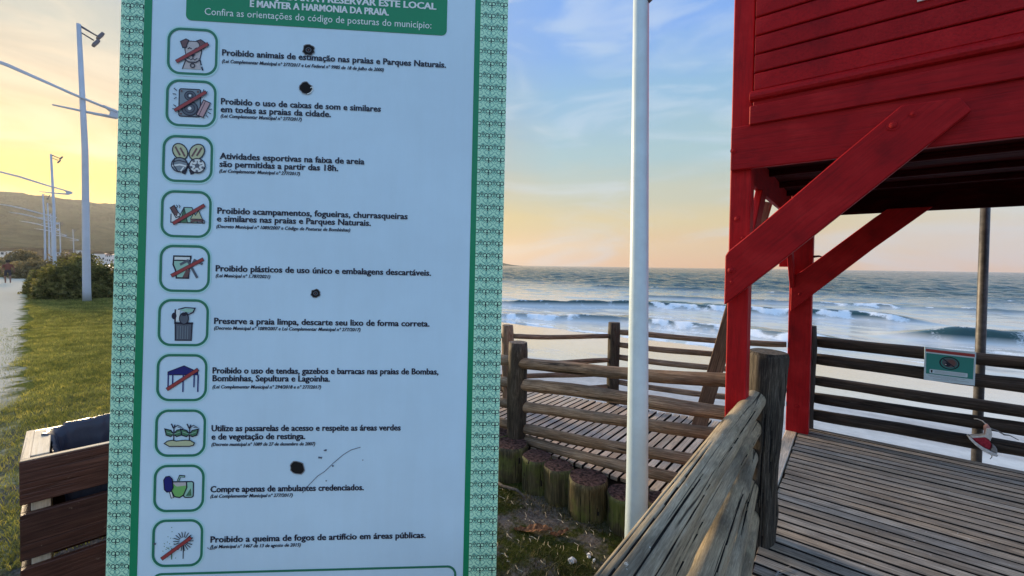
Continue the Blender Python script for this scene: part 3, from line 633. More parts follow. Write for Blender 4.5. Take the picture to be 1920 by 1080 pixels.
plank('trim_board', (-.438, 2.497, 2.388), (2.03, 2.497, 2.388), .096, .02, RED, tw, up=(0, 1, 0))
plank('trim_board', (-.425, 2.517, 2.44), (2.03, 2.517, 2.44), .05, .012, RED, tw, bev=.002, up=(0, 1, 0))
# rounded sill moulding
sec = [(2.528, 2.462), (2.505, 2.462), (2.492, 2.468), (2.486, 2.482), (2.490, 2.498), (2.503, 2.512), (2.520, 2.521), (2.528, 2.523)]
extrude('sill_moulding', sec, 'x', -.44, 2.03, RED, tw, .0015)
for i in range(19):
    z0 = 2.516+i*.0945
    # bevelled siding board: bottom lip proud, top tucked under the next
    sec = [(2.540, z0+.004), (2.520, z0+.004), (2.5165, z0+.009), (2.5165, z0+.084), (2.524, z0+.0935), (2.540, z0+.0935)]
    extrude('siding_board', sec, 'x', -.424, 1.935, RED, tw, .0008)
    extrude('siding_board', [(4.3-p[0]+.85-.01, p[1]) for p in sec], 'x', -.424, 1.935, RED, tw, 0)
    extrude('siding_board', [(-.532+.012-(p[0]-2.54), p[1]) for p in [(2.54, z0+.004), (2.555, z0+.004), (2.555, z0+.0935), (2.54, z0+.0935)]], 'y', 2.645, 4.975, RED, tw, 0)
plank('wall_panel', (-.42, 2.56, 3.33), (1.94, 2.56, 3.33), 1.94, .02, RED, tw, up=(0, 1, 0))
plank('roof', (-.9, 3.8, 4.45), (2.4, 3.8, 4.45), 3.4, .06, RED, tw)
# braces
extrude('brace', [(-.530, 1.405), (-.28, 1.635), (.23, 2.122), (.352, 2.236), (.318, 2.296), (.142, 2.303), (-.059, 2.118), (-.392, 1.800), (-.515, 1.69), (-.530, 1.665)], 'y', 2.458, 2.503, RED, tw, .005)
extrude('brace', [(-.47, 1.185), (-.354, 1.300), (.142, 1.797), (.50, 2.13), (.22, 2.13), (.135, 2.062), (-.311, 1.648), (-.47, 1.51)], 'y', 4.915, 4.965, RED, tw, .005)
extrude('brace', [(2.03, 1.405), (1.78, 1.635), (1.27, 2.122), (1.148, 2.236), (1.18, 2.296), (1.358, 2.303), (1.56, 2.118), (1.89, 1.80), (2.03, 1.665)], 'y', 2.458, 2.503, RED, tw, .005)
extrude('brace', [(2.645, 1.50), (3.22, 2.118), (3.40, 2.118), (2.645, 1.36)], 'x', -.52, -.478, RED, tw, .004)
extrude('brace', [(4.975, 1.36), (4.22, 2.118), (4.40, 2.118), (4.975, 1.52)], 'x', -.48, -.438, RED, tw, .004)
plank('stub_beam', (-.575, 5.0, 1.665), (-.49, 5.0, 1.665), .14, .09, RED, tw)
def bolt(x, y, z, r=.012):
    me = bpy.data.meshes.get('bolt_head')
    if me is None:
        bm = bmesh.new(); bmesh.ops.create_uvsphere(bm, u_segments=10, v_segments=6, radius=1)
        for v in bm.verts: v.co.z *= .5
        bmesh.ops.create_cone(bm, segments=14, radius1=1.5, radius2=1.5, depth=.12, cap_ends=True)
        me = bpy.data.meshes.new('bolt_head'); bm.to_mesh(me); bm.free(); me.materials.append(M['red'])
    o = link('bolt_head', me, tw, Vector((x, y, z))-tw.location, (math.pi/2, 0, 0)); o.scale = (r, r, r)
for b_ in ((.118, 2.455, 2.222, .015), (.18, 2.455, 2.258, .009), (-.512, 2.502, 2.222, .010), (-.495, 2.538, 1.865, .012), (-.466, 2.538, 1.76, .008), (-.502, 2.455, 1.588, .015), (-.497, 2.455, 1.528, .007)): bolt(*b_)
bolt(-.40, 4.977, .26, .016); bolt(-.40, 4.912, 1.36, .012)
tube('hook', [(-.305, 5.0, 1.72), (-.26, 5.0, 1.725), (-.225, 5.0, 1.715)], [.012, .009, .004], M['iron'], tw, 8)
# plaque on the wall (its lower edge shows)
pq = empty('wall_plaque', (.19, 2.51, 2.76), label='white plaque with a black bolt in its lower corner on the red siding', cat='plaque')
M['plaque'] = flatmat('plaque_white', (.80, .76, .68), .5, .4, .08, 20); M['plaque_tan'] = flatmat('plaque_tan', (.45, .33, .2), .6, .3, .3, 30)
plank('plaque_panel', (.185, 2.511, 2.94), (.9, 2.511, 2.94), .39, .008, M['plaque'], pq, .001, up=(0, 1, 0))
plank('plaque_picture', (.225, 2.506, 2.96), (.87, 2.506, 2.96), .35, .003, M['plaque_tan'], pq, 0, up=(0, 1, 0))
o = link('bolt_head', bpy.data.meshes['bolt_head'].copy(), pq, (.015, -.006, .018), (math.pi/2, 0, 0)); o.scale = (.006, .006, .006); o.data.materials[0] = M['lamp_dark']
# brown prop plank leaning from the side boardwalk to the tower
sp_ = plank('leaning_plank', (-1.19, 4.55, -.03), (-.66, 4.55, 2.22), .135, .05, M['prop'], None, .006, up=(0, 1, 0))
tag(sp_, 'brown plank leaning from the pale boardwalk up under the red tower', 'plank')
cl = plank('leaning_plank', (-1.19, 4.55, -.03), (-.66, 4.55, 2.22), .135, .05, M['prop'], None, .006, up=(0, 1, 0)); bpy.data.objects.remove(cl)

# ------------------------------------------------------------------ poles
def flagpole():
    t = empty('white_pole', (-.89, 2.2, -.22), label='tall tapered white metal pole standing in the grass behind the handrail', cat='pole')
    P = [(-.885, 2.2, -.25), (-.88, 2.2, .4), (-.893, 2.2, 1.6), (-.91, 2.2, 3.0), (-.925, 2.2, 6.5)]
    tube('pole_shaft', P, [.0605, .0575, .0485, .0405, .032], M['pole'], t, 28)
    tube('clamp', [(-.872, 2.2, 2.99), (-.80, 2.2, 3.03)], [.012, .008], M['lamp_dark'], t, 8)
flagpole()
st = tube('steel_pole', [(.888, 5.50, -1.0), (.888, 5.50, .9), (.886, 5.5, 2.9)], [.036, .034, .031], M['steel'], None, 16, loc=(0, 0, 0))
tag(st, 'thin dull steel pole standing behind the seaward fence by the small sign', 'pole')
# street lamps along the seafront
def lamp_proto():
    t = empty('street_lamp', (0, 0, 0))
    tube('lamp_post', [(0, .03, 0), (0, .02, .5), (0, 0, 6.5), (0, -.16, 11.75)], [.150, .140, .108, .075], M['lamp'], t, 16)
    tube('lamp_arm', [(-.12, 1.06, 8.42), (-.12, .5, 8.56), (-.12, -.4, 8.80), (-.12, -2.1, 9.35), (-.12, -3.4, 9.62), (-.12, -4.6, 9.75)], [.04, .055, .055, .05, .04, .02], M['lamp'], t, 8)
    tube('lamp_arm', [(.12, 1.0, 8.36), (.12, .5, 8.50), (.12, -.4, 8.72), (.12, -2.1, 9.22), (.12, -3.4, 9.52), (.12, -4.4, 9.64)], [.03, .035, .035, .035, .03, .015], M['lamp'], t, 8)
    tube('lamp_arm', [(0, 1.0, 8.14), (0, .3, 8.12), (0, -.95, 8.13)], [.075, .06, .03], M['lamp'], t, 8)
    extrude('arm_gusset', [(1.22, 8.22), (1.28, 8.30), (1.15, 8.42), (.55, 8.56), (.80, 8.36), (.78, 8.19), (.5, 8.12), (1.0, 8.10)], 'x', -.12, .12, M['lamp'], t, .01)
    tube('head_bracket', [(0, -.16, 11.70), (0, .30, 11.52), (0, .52, 11.45)], [.05, .035, .03], M['lamp_dark'], t, 8)
    tube('head_bracket', [(0, -.16, 11.45), (0, .30, 11.25)], [.03, .03], M['lamp_dark'], t, 8)
    for k, (y, z) in enumerate(((.50, 11.52), (.36, 11.16))):
        me = boxmesh('floodlight', .34, .12, .34, M['lamp_dark'], .03); link('floodlight', me, t, (0, y, z), (R(-32), 0, 0))
    return t
LP = [((-25.8, 2.88, -.2), 'tallest and nearest street lamp with a V shaped arm beside the notice board', 1), ((-59.4, 4.5, -.25), 'second street lamp behind the big shrub, its arm reaching over the path', 1),
      ((-96.0, 6.3, -.3), 'third street lamp, just left of the second one against the hill', 1), ((-111, 7.8, -.3), 'fourth street lamp between the second and the third posts', 1), ((-135, 9.9, -.3), 'fifth street lamp, thin against the base of the hill', 1),
      ((-165, 13.6, -.3), 'sixth street lamp, small and just right of the group of tall posts', 1), ((-200, 19.5, -.3), 'farthest street lamp above the pale buildings', 1)]
proto = lamp_proto()
for i, (loc, lb, s) in enumerate(LP):
    if i == 0: o = proto
    else:
        o = proto.copy(); C.objects.link(o)
        for ch in proto.children:
            c_ = ch.copy(); C.objects.link(c_); c_.parent = o
    o.location = loc; tag(o, lb, 'street lamp', 'street lamps along the seafront path')

# ------------------------------------------------------------------ litter bin and its bag
def bin_():
    x1, x0, y0, y1 = -3.165, -3.72, .115, .80
    t = empty('litter_bin', (x1, y0, -.2), label='dark brown slatted wooden litter bin left of the notice board', cat='litter bin')
    for i, (za, zb) in enumerate(((.385, .60), (.105, .335), (-.15, .062))):
        zc_ = (za+zb)/2; h = zb-za
        plank('slat', (x1-.018, y0, zc_), (x1-.018, y1, zc_), h, .034, M['bin'], t, .003, up=(1, 0, 0))
        plank('slat', (x0+.018, y0, zc_), (x0+.018, y1, zc_), h, .034, M['bin'], t, .003, up=(1, 0, 0))
        plank('slat', (x0+.037, y0+.017, zc_), (x1-.037, y0+.017, zc_), h, .034, M['bin'], t, .003, up=(0, 1, 0))
        plank('slat', (x0+.037, y1-.017, zc_), (x1-.037, y1-.017, zc_), h, .034, M['bin'], t, .003, up=(0, 1, 0))
    for x in (x1-.072, x0+.072):
        for y in (y0+.07, y1-.07): plank('corner_post', (x, y, -.2), (x, y, .585), .068, .068, M['bin_raw_lit'], t, .003)
    # pale strips painted along the rim to stand for light on the top edges
    plank('top_edge', (x1-.020, y0+.002, .6025), (x1-.020, y1, .6025), .03, .004, M['bin_raw_lit'], t, .001)
    plank('top_edge', (x1-.037, y0+.018, .6025), (x0+.01, y0+.018, .6025), .032, .004, M['bin_raw_lit'], t, .001)
    plank('top_edge', (x1-.08, y0+.065, .594), (x0+.02, y0+.065, .594), .07, .012, M['bin_raw_lit'], t, .002)
    # bag: crumpled plastic liner folded over the back rim
    m, nt, b = newmat('bin_bag_plastic'); b.inputs['Base Color'].default_value = (.04, .046, .066, 1); b.inputs['Specular IOR Level'].default_value = .3; b.inputs['Roughness'].default_value = .42
    vs = []; fs = []; nu, nv = 260, 64
    WR = [(.046, .43), (.047, .52), (.046, .592), (.036, .612), (.016, .616), (-.004, .608), (-.02, .575), (-.035, .50), (-.05, .38), (-.065, .25), (-.09, .12), (-.235, .08)]
    UN = [(-.014, .560), (-.014, .561), (-.014, .562), (-.014, .562), (-.015, .560), (-.017, .555), (-.024, .54), (-.034, .49), (-.05, .38), (-.065, .25), (-.09, .12), (-.235, .08)]
    hx, hy = .2435, .2755; cx, cy = (x0+x1)/2, y0+.10+.2755
    for j in range(nv+1):
        f = j/nv*(len(WR)-1); i0 = min(int(f), len(WR)-2); f -= i0
        for k in range(nu):
            a = 2*math.pi*k/nu; ca, sa = math.cos(a), math.sin(a); ex = (abs(ca)**9+abs(sa)**9)**(-1/9); px, py = ca*ex, sa*ex
            w = max(0, min(1, (-px-.15)*3)); w = max(w, max(0, min(1, (py-.75)*5))); 
            if py < -.75: w = max(w*.75, max(0, min(1, (-px-.25)*2.2))*.75)
            d = (WR[i0][0]*(1-f)+WR[i0+1][0]*f)*w+(UN[i0][0]*(1-f)+UN[i0+1][0]*f)*(1-w); zz = (WR[i0][1]*(1-f)+WR[i0+1][1]*f)*w+(UN[i0][1]*(1-f)+UN[i0+1][1]*f)*(1-w)
            X_, Y_ = cx+px*(hx+d), cy+py*(hy+d); v = j/nv
            fold = mn.noise(Vector((X_*11, Y_*11, v*1.6)))*.020+(.35-abs(mn.noise(Vector((X_*24, Y_*24, v*2.6+7)))))*.014+(.3-abs(mn.noise(Vector((X_*60, Y_*60, v*9+3)))))*.004
            fold *= min(1, .45+v*1.6); 
            if v < .45 and w > .3: fold = abs(fold)*.9
            vs.append((X_+px*fold-x1, Y_+py*fold-y0, zz+fold*.7))
    for j in range(nv):
        for k in range(nu): a = j*nu+k; b2 = j*nu+(k+1) % nu; fs.append((a, b2, b2+nu, a+nu))
    t.rotation_euler = (0, 0, R(-5)); o = link('bin_bag', mesh('bin_bag', vs, fs, m, True), None, (x1, y0, 0), (0, 0, R(-5))); tag(o, 'crumpled dark blue plastic bag lining the wooden litter bin', 'bin bag')
bin_()

# ------------------------------------------------------------------ notice board
BM = Matrix(((.7348, -.0112, .6782), (.6783, .0264, -.7343), (-.0097, .9996, .027)))
BC = Vector((-1.1194, .5373, 1.5331))
info = empty('notice_board', BC, BM.to_euler(), label='large pale blue notice board of beach rules with a green patterned border', cat='notice board')
PM = {}
def ink(name, c, r=.42, var=0): PM[name] = flatmat('print_'+name, c, r, .45, var, 6); return PM[name]
def fadedmat(name, c, r=.36):
    c = tuple(min(x, .97) for x in c)
    """board face: printed sheet with faint stains and specks"""
    m, nt, b = newmat('print_'+name)
    t = N(nt, 'ShaderNodeTexCoord'); n = N(nt, 'ShaderNodeTexNoise', inp={'Scale': 3.0, 'Detail': 6.0, 'Roughness': .6}); L(nt, t.outputs['Object'], n.inputs['Vector'])
    n2 = N(nt, 'ShaderNodeTexNoise', inp={'Scale': 75.0, 'Detail': 3.0, 'Roughness': .6}); L(nt, t.outputs['Object'], n2.inputs['Vector'])
    cc = ramp(nt, n.outputs[0], [(.3, tuple(x*.93 for x in c)), (.7, c)]); sp = ramp(nt, n2.outputs[0], [(.765, (1, 1, 1)), (.785, (.5, .52, .55))])
    n3 = N(nt, 'ShaderNodeTexNoise', inp={'Scale': 9.0, 'Detail': 7.0, 'Roughness': .7}); L(nt, vmul(nt, t.outputs['Object'], (3, .25, 1)), n3.inputs['Vector'])
    cc = mix(nt, 1.0, cc, ramp(nt, n3.outputs[0], [(.35, (.98, .98, .975)), (.65, (1.0, 1.0, 1.0))]), 'MULTIPLY')
    rr = N(nt, 'ShaderNodeMapRange', inp={'To Min': r-.12, 'To Max': r+.2}); L(nt, n.outputs[0], rr.inputs[0]); L(nt, rr.outputs[0], b.inputs['Roughness'])
    L(nt, mix(nt, 1.0, cc, sp, 'MULTIPLY'), b.inputs['Base Color']); b.inputs['Specular IOR Level'].default_value = .4
    PM[name] = m; return m
fadedmat('sheet', (.68, .875, 1.0)); fadedmat('band', (.60, .97, .66)); fadedmat('green', (.004, .27, .11)); ink('frame', (.02, .20, .11))
ink('navy', (.008, .009, .03)); ink('slash', (.36, .05, .05)); ink('white', (.80, .84, .80)); ink('band_dark', (.006, .06, .06)); ink('band_mid', (.10, .42, .34))
ink('fur', (.55, .50, .48)); ink('brown', (.16, .08, .08)); ink('grey', (.10, .12, .15)); ink('steel', (.22, .27, .30)); ink('yellow', (.55, .58, .34)); ink('leaf', (.07, .20, .10)); ink('lime', (.20, .50, .14))
ink('blue', (.01, .015, .16)); ink('pink', (.55, .34, .34)); ink('hole', (.008, .006, .005), .9); ink('rim', (.25, .26, .27)); ink('mint', (.35, .62, .48)); ink('scratch', (.10, .12, .16)); ink('fringe', (.50, .80, .78))
BACK = flatmat('board_back', (.35, .36, .36), .5)
me = boxmesh('board_panel', .990, 2.05, .012, PM['sheet'], .0015, (.0185, 0, -.0065)); link('board_panel', me, info)
class Draw:
    """flat printed shapes in board coordinates; every shape lies a hair above the last"""
    def __init__(s, ox=0, oy=0, k=1.0, z0=.0004, dz=.00012): s.v = []; s.f = []; s.i = []; s.m = []; s.ox, s.oy, s.k, s.z, s.dz = ox, oy, k, z0, dz
    def mi(s, m):
        if m not in s.m: s.m.append(m)
        return s.m.index(m)
    def pt(s, p): return (s.ox+p[0]*s.k, s.oy+p[1]*s.k, s.z)
    def poly(s, pts, m, step=True):
        n = len(s.v); s.v += [s.pt(p) for p in pts]; s.f.append(tuple(range(n, n+len(pts)))); s.i.append(s.mi(m))
        if step: s.z += s.dz
    def line(s, pts, w, m, closed=False, step=True):
        P = [Vector(p) for p in pts]; n = len(P); w = w/2; ring = []
        for i in range(n):
            a = P[(i-1) % n] if (closed or i > 0) else P[i]; b = P[(i+1) % n] if (closed or i < n-1) else P[i]
            d1 = (P[i]-a).normalized() if (P[i]-a).length > 1e-9 else (b-P[i]).normalized(); d2 = (b-P[i]).normalized() if (b-P[i]).length > 1e-9 else d1
            t = (d1+d2); t = t.normalized() if t.length > 1e-6 else d1; nn = Vector((-t.y, t.x)); c = max(.45, nn.dot(Vector((-d1.y, d1.x))))
            ring.append((P[i]+nn*w/c, P[i]-nn*w/c))
        k = len(s.v)
        for a, b in ring: s.v.append(s.pt(a)); s.v.append(s.pt(b))
        for i in range(n if closed else n-1):
            a = k+2*i; b = k+2*((i+1) % n); s.f.append((a, a+1, b+1, b)); s.i.append(s.mi(m))
        if step: s.z += s.dz
    def disc(s, c, rx, ry, m, rot=0, n=20, step=True): s.poly([s.el(c, rx, ry, rot, 2*math.pi*i/n) for i in range(n)], m, step)
    def ring(s, c, rx, ry, w, m, rot=0, n=20, step=True): s.line([s.el(c, rx, ry, rot, 2*math.pi*i/n) for i in range(n)], w, m, True, step)
    @staticmethod
    def el(c, rx, ry, rot, a):
        x, y = rx*math.cos(a), ry*math.sin(a); return (c[0]+x*math.cos(rot)-y*math.sin(rot), c[1]+x*math.sin(rot)+y*math.cos(rot))
    def out(s, name, parent):
        bm_ = mesh(name, s.v, s.f, s.m, False, s.i)
        return link(name, bm_, parent)
def rrect(x0, y0, x1, y1, r, n=6, corners=(1, 1, 1, 1)):
    pts = []
    for (cx, cy, a0, on) in ((x1-r, y1-r, 0, corners[0]), (x0+r, y1-r, 90, corners[1]), (x0+r, y0+r, 180, corners[2]), (x1-r, y0+r, 270, corners[3])):
        if on:
            for i in range(n+1): a = R(a0+90*i/n); pts.append((cx+r*math.cos(a), cy+r*math.sin(a)))
        else: pts.append((cx+r*math.copysign(1, math.cos(R(a0+45))), cy+r*math.copysign(1, math.sin(R(a0+45)))))
    return pts
# border bands, stripes
for (u0, u1) in ((-.4765, -.4205), (.4395, .5135)):
    d_ = Draw(z0=.0003); d_.poly([(u0, -1.02), (u1, -1.02), (u1, 1.02), (u0, 1.02)], PM['band']); d_.out('border_band', info)
for (u0, u1) in ((-.4205, -.4015), (.4245, .4395)):
    d_ = Draw(z0=.0003); d_.poly([(u0, -1.02), (u1, -1.02), (u1, 1.02), (u0, 1.02)], PM['green']); d_.out('green_stripe', info)
def butterflies(u0, u1, uc):
    d_ = Draw(z0=.0006, dz=0); p = .0325; wd = .0019; wl = .0011
    def clipx(x, mar): return u0+mar < x < u1-mar
    rows = int(2.0/p)
    for r_ in range(-31, 31):
        vy = r_*p
        for c_ in range(-3, 4):
            x = uc+c_*p
            def seg(pts, w, m):
                if all(u0 <= q[0] <= u1 for q in pts): d_.line(pts, w, m, False, False)
            def arc(cx, cy, rr, a0, a1, w, m, n=12):
                P = [(cx+rr*math.cos(R(a0+(a1-a0)*i/n)), cy+rr*math.sin(R(a0+(a1-a0)*i/n))) for i in range(n+1)]; run = []
                for q in P:
                    if u0 <= q[0] <= u1: run.append(q)
                    else:
                        if len(run) > 1: d_.line(run, w, m, False, False)
                        run = []
                if len(run) > 1: d_.line(run, w, m, False, False)
            d_.z = .00045
            for sg in (-1, 1):       # lower pale wings and the arcs that tie the motifs together
                arc(x+sg*.2*p, vy-.45*p, .17*p, 0, 360, wl, PM['band_mid'])
                arc(x+sg*.5*p, vy-.38*p, .30*p, 60, 120, wl, PM['band_mid'], 4)
                seg([(x+sg*.5*p, vy-.10*p), (x+sg*.22*p, vy-.26*p)], wl, PM['band_mid'])
                seg([(x+sg*.5*p, vy+.34*p), (x+sg*.3*p, vy+.22*p)], wl, PM['band_mid'])
                seg([(x+sg*.04*p, vy-.62*p), (x+sg*.30*p, vy-.80*p)], wl, PM['band_mid'])
            seg([(x, vy-.2*p), (x, vy-.62*p)], wl, PM['band_mid'])
            for sg in (-1, 1):
                seg([(x, vy+.30*p), (x+sg*.5*p, vy-.28*p)], wl, PM['band_mid']); seg([(x+sg*.06*p, vy-.76*p), (x+sg*.5*p, vy-.36*p)], wl, PM['band_mid'])
            d_.z = .0006             # dark wings
            for sg in (-1, 1):
                arc(x+sg*.155*p, vy, .155*p, 0, 360, wd, PM['band_dark'])
            seg([(x, vy+.05*p), (x, vy-.26*p)], wd*1.3, PM['band_dark']); seg([(x-.07*p, vy-.27*p), (x+.07*p, vy-.27*p)], wd, PM['band_dark'])
            xd = x+.5*p; yd = vy+.12*p; q = .115*p
            if clipx(xd, q): d_.line([(xd-q, yd), (xd, yd+q), (xd+q, yd), (xd, yd-q)], wd*.8, PM['band_dark'], True, False); d_.disc((xd, yd), .035*p, .035*p, PM['band_dark'], 0, 6, False)
            q2 = .2*p
            if clipx(xd, q2): d_.z = .00045; d_.line([(xd-q2, yd), (xd, yd+q2), (xd+q2, yd), (xd, yd-q2)], wl*.8, PM['band_mid'], True, False)
    d_.out('butterfly_print', info)
butterflies(-.4765, -.4205, -.4545); butterflies(.4395, .5135, .4695)
# header banner
hb = Draw(z0=.0004); hb.poly(rrect(-.3185, .686, .3495, .93, .014), PM['green']); banner = hb.out('header_banner', info)
lo = Draw(z0=.0004); lo.line(rrect(-.364, -.98, .404, -.738, .022), .0058, PM['frame'], True); lo.out('footer_frame', info)
# lettering
def text(name, s, u0, v0, width, size, mat, bold=.0, shear=0.0, parent=info, z=.0009, heavy=0):
    c = bpy.data.curves.new('t', 'FONT'); c.body = s; c.size = 1; c.offset = bold; c.shear = shear; c.resolution_u = 2
    o = bpy.data.objects.new('t', c); C.objects.link(o)
    dg = bpy.context.evaluated_depsgraph_get(); me = bpy.data.meshes.new_from_object(o.evaluated_get(dg))
    bpy.data.objects.remove(o); bpy.data.curves.remove(c)
    xs_ = [v.co.x for v in me.vertices]; x0, x1 = min(xs_), max(xs_); kx = width/(x1-x0)
    for v in me.vertices: v.co = Vector(((v.co.x-x0)*kx, v.co.y*size, 0))
    if heavy:      # heavier weight: the same letters printed three times side by side
        vs = [v.co.copy() for v in me.vertices]; fs = [tuple(p.vertices) for p in me.polygons]; n = len(vs); V = []; Fc = []
        for q, dx in enumerate((-heavy, 0, heavy)):
            V += [(v.x+dx, v.y, q*.00006) for v in vs]; Fc += [tuple(i+q*n for i in f) for f in fs]
        me = mesh(name, V, Fc, mat)
    me.materials.clear(); me.materials.append(mat); me.name = name
    return link(name, me, parent, (u0, v0, z))
text('header_text', 'VOCÊ PODE AJUDAR A PRESERVAR ESTE LOCAL', -.272, .7545, .592, .0250, PM['white'], .018, heavy=.0007)
text('header_text', 'E MANTER A HARMONIA DA PRAIA.', -.160, .7305, .355, .0250, PM['white'], .018, heavy=.0007)
text('header_text', 'Confira as orientações do código de posturas do município:', -.2725, .7025, .581, .0262, PM['white'], .002)
RT = [('Proibido animais de estimação nas praias e Parques Naturais.', -.2265, .5955, .576), ('Proibido o uso de caixas de som e similares', -.2262, .4685, .4065), ('em todas as praias da cidade.', -.2265, .4480, .278),
      ('Atividades esportivas na faixa de areia', -.2258, .3265, .3665), ('são permitidas a partir das 18h.', -.2260, .3060, .2995), ('Proibido acampamentos, fogueiras, churrasqueiras', -.2282, .1845, .4850), ('e similares nas praias e Parques Naturais.', -.2288, .1640, .3900),
      ('Proibido plásticos de uso único e embalagens descartáveis.', -.2286, .0350, .5505), ('Preserve a praia limpa, descarte seu lixo de forma correta.', -.2291, -.1010, .5500), ('Proibido o uso de tendas, gazebos e barracas nas praias de Bombas,', -.2298, -.2290, .5770), ('Bombinhas, Sepultura e Lagoinha.', -.2294, -.2490, .2945),
      ('Utilize as passarelas de acesso e respeite as áreas verdes', -.2288, -.3780, .4800), ('e de vegetação de restinga.', -.2284, -.3995, .2340), ('Compre apenas de ambulantes credenciados.', -.2276, -.5350, .3865), ('Proibido a queima de fogos de artifício em áreas públicas.', -.2244, -.6640, .5475)]
for s_, u_, v_, w_ in RT: text('rule_text', s_, u_, v_+.0042, w_, .0228, PM['navy'], .014, heavy=.0005)
LT = [('(Lei Complementar Municipal nº 277/2017 e Lei Federal nº 9985 de 18 de Julho de 2000)', -.2262, .5820, .412), ('(Lei Complementar Municipal nº 277/2017)', -.2264, .4395, .2037), ('(Lei Complementar Municipal nº 277/2017)', -.2258, .2965, .2020), ('(Decreto Municipal nº 1089/2007 e Código de Posturas de Bombinhas)', -.2298, .1525, .3380),
      ('(Lei Municipal nº 1.787/2021)', -.2282, .0250, .1357), ('(Decreto Municipal nº 1089/2007 e Lei Complementar Municipal nº 277/2017)', -.2290, -.1105, .3697), ('(Lei Complementar Municipal nº 294/2018 e nº 277/2017)', -.2290, -.2622, .2718), ('(Decreto municipal nº 1089 de 27 de dezembro de 2007)', -.2280, -.4107, .2593),
      ('(Lei Complementar Municipal nº 277/2017)', -.2274, -.5440, .2049), ('(Lei Municipal nº 1467 de 13 de agosto de 2015)', -.2242, -.6738, .2250)]
for s_, u_, v_, w_ in LT: text('law_text', s_, u_, v_-.0012, w_, .0124, PM['navy'], .012, .25, heavy=.0003)
# pictograms: drawn on a field of 100 x 100 units, y up, centre at 0
ICY = [.6051, .4710, .3271, .1846, .0443, -.0950, -.2362, -.3784, -.5198, -.6596]
def slash(a, b, w=6.2):
    def f(g, parent):
        q = Draw(g.ox, g.oy, g.k, g.z+.0002); q.line([a, b], w+1.6, PM['navy']); q.line([(a[0]+(b[0]-a[0])*.012, a[1]+(b[1]-a[1])*.012), (b[0]-(b[0]-a[0])*.012, b[1]-(b[1]-a[1])*.012)], w, PM['slash']); q.out('slash_bar', parent)
    return f
nv = PM['navy']
def dog(g):
    g.poly([(-14, 22), (12, 22), (17, 2), (14, -14), (4, -20), (-6, -20), (-14, -12), (-17, 4)], PM['fur']); g.line([(-14, 22), (12, 22), (17, 2), (14, -14), (4, -20), (-6, -20), (-14, -12), (-17, 4)], 1.8, nv, True)
    g.poly([(-16, -16), (-22, -37), (16, -37), (13, -16)], PM['fur']); g.line([(-14, -17), (-21, -38)], 2.2, nv); g.line([(14, -16), (17, -28)], 2.2, nv); g.line([(18, -31), (20, -39)], 3, nv)
    for s in (-1, 1): g.poly([(s*8-1, 23), (s*15, 26), (s*25-1, 20), (s*21, 7), (s*14, 8), (s*12, 17)], PM['brown']); g.line([(s*8-1, 23), (s*15, 26), (s*25-1, 20), (s*21, 7), (s*14, 8), (s*12, 17)], 1.8, nv, True)
    for s in (-1, 1): g.line([(s*7-4, 5), (s*7, 8), (s*7+4, 5)], 1.6, nv)
    g.poly([(-5, -6), (5, -6), (0, -13)], nv); g.line([(0, -12), (0, -16)], 1.6, nv); g.line([(-9, -14), (-4, -18), (0, -15), (4, -18), (9, -14)], 1.4, nv)
    g.line([(-16, -18), (-8, -23), (6, -23), (14, -18)], 2.2, nv); g.ring((0, -30), 4.2, 4.2, 2, nv)
def speaker(g):
    g.poly(rrect(-26, -28, 17, 30, 4), PM['steel']); g.line(rrect(-26, -28, 17, 30, 4), 2.2, nv, True)
    g.disc((-4, 16), 11, 10, PM['grey']); g.ring((-4, 16), 11, 10, 1.6, nv); g.ring((-4, 16), 6, 5.5, 1.4, nv); g.disc((-4, 16), 2.5, 2.5, PM['white'])
    g.disc((-4, -11), 16, 15, PM['grey']); g.ring((-4, -11), 16, 15, 1.8, nv); g.ring((-4, -11), 10, 9, 1.4, nv); g.disc((-4, -11), 3.6, 3.6, PM['white'])
    for x in (-21, 12):
        for y in (25, -23): g.disc((x, y), 2.2, 2.2, PM['brown'])
    g.poly([(10, -24), (24, 8), (38, 2), (24, -29)], PM['pink']); g.line([(10, -24), (24, 8), (38, 2), (24, -29)], 1.8, nv, True); g.line([(28, 5), (15, -26)], 1.2, nv)
    for a, b in (((-30, 25), (-36, 30)), ((-31, 17), (-38, 18)), ((-30, 11), (-35, 7)), ((-30, -9), (-36, -5)), ((-31, -14), (-38, -14)), ((22, 23), (25, 30)), ((27, 22), (32, 26)), ((36, -12), (42, -11)), ((34, -18), (40, -21)), ((31, -24), (34, -29))): g.line([a, b], 1.8, nv)
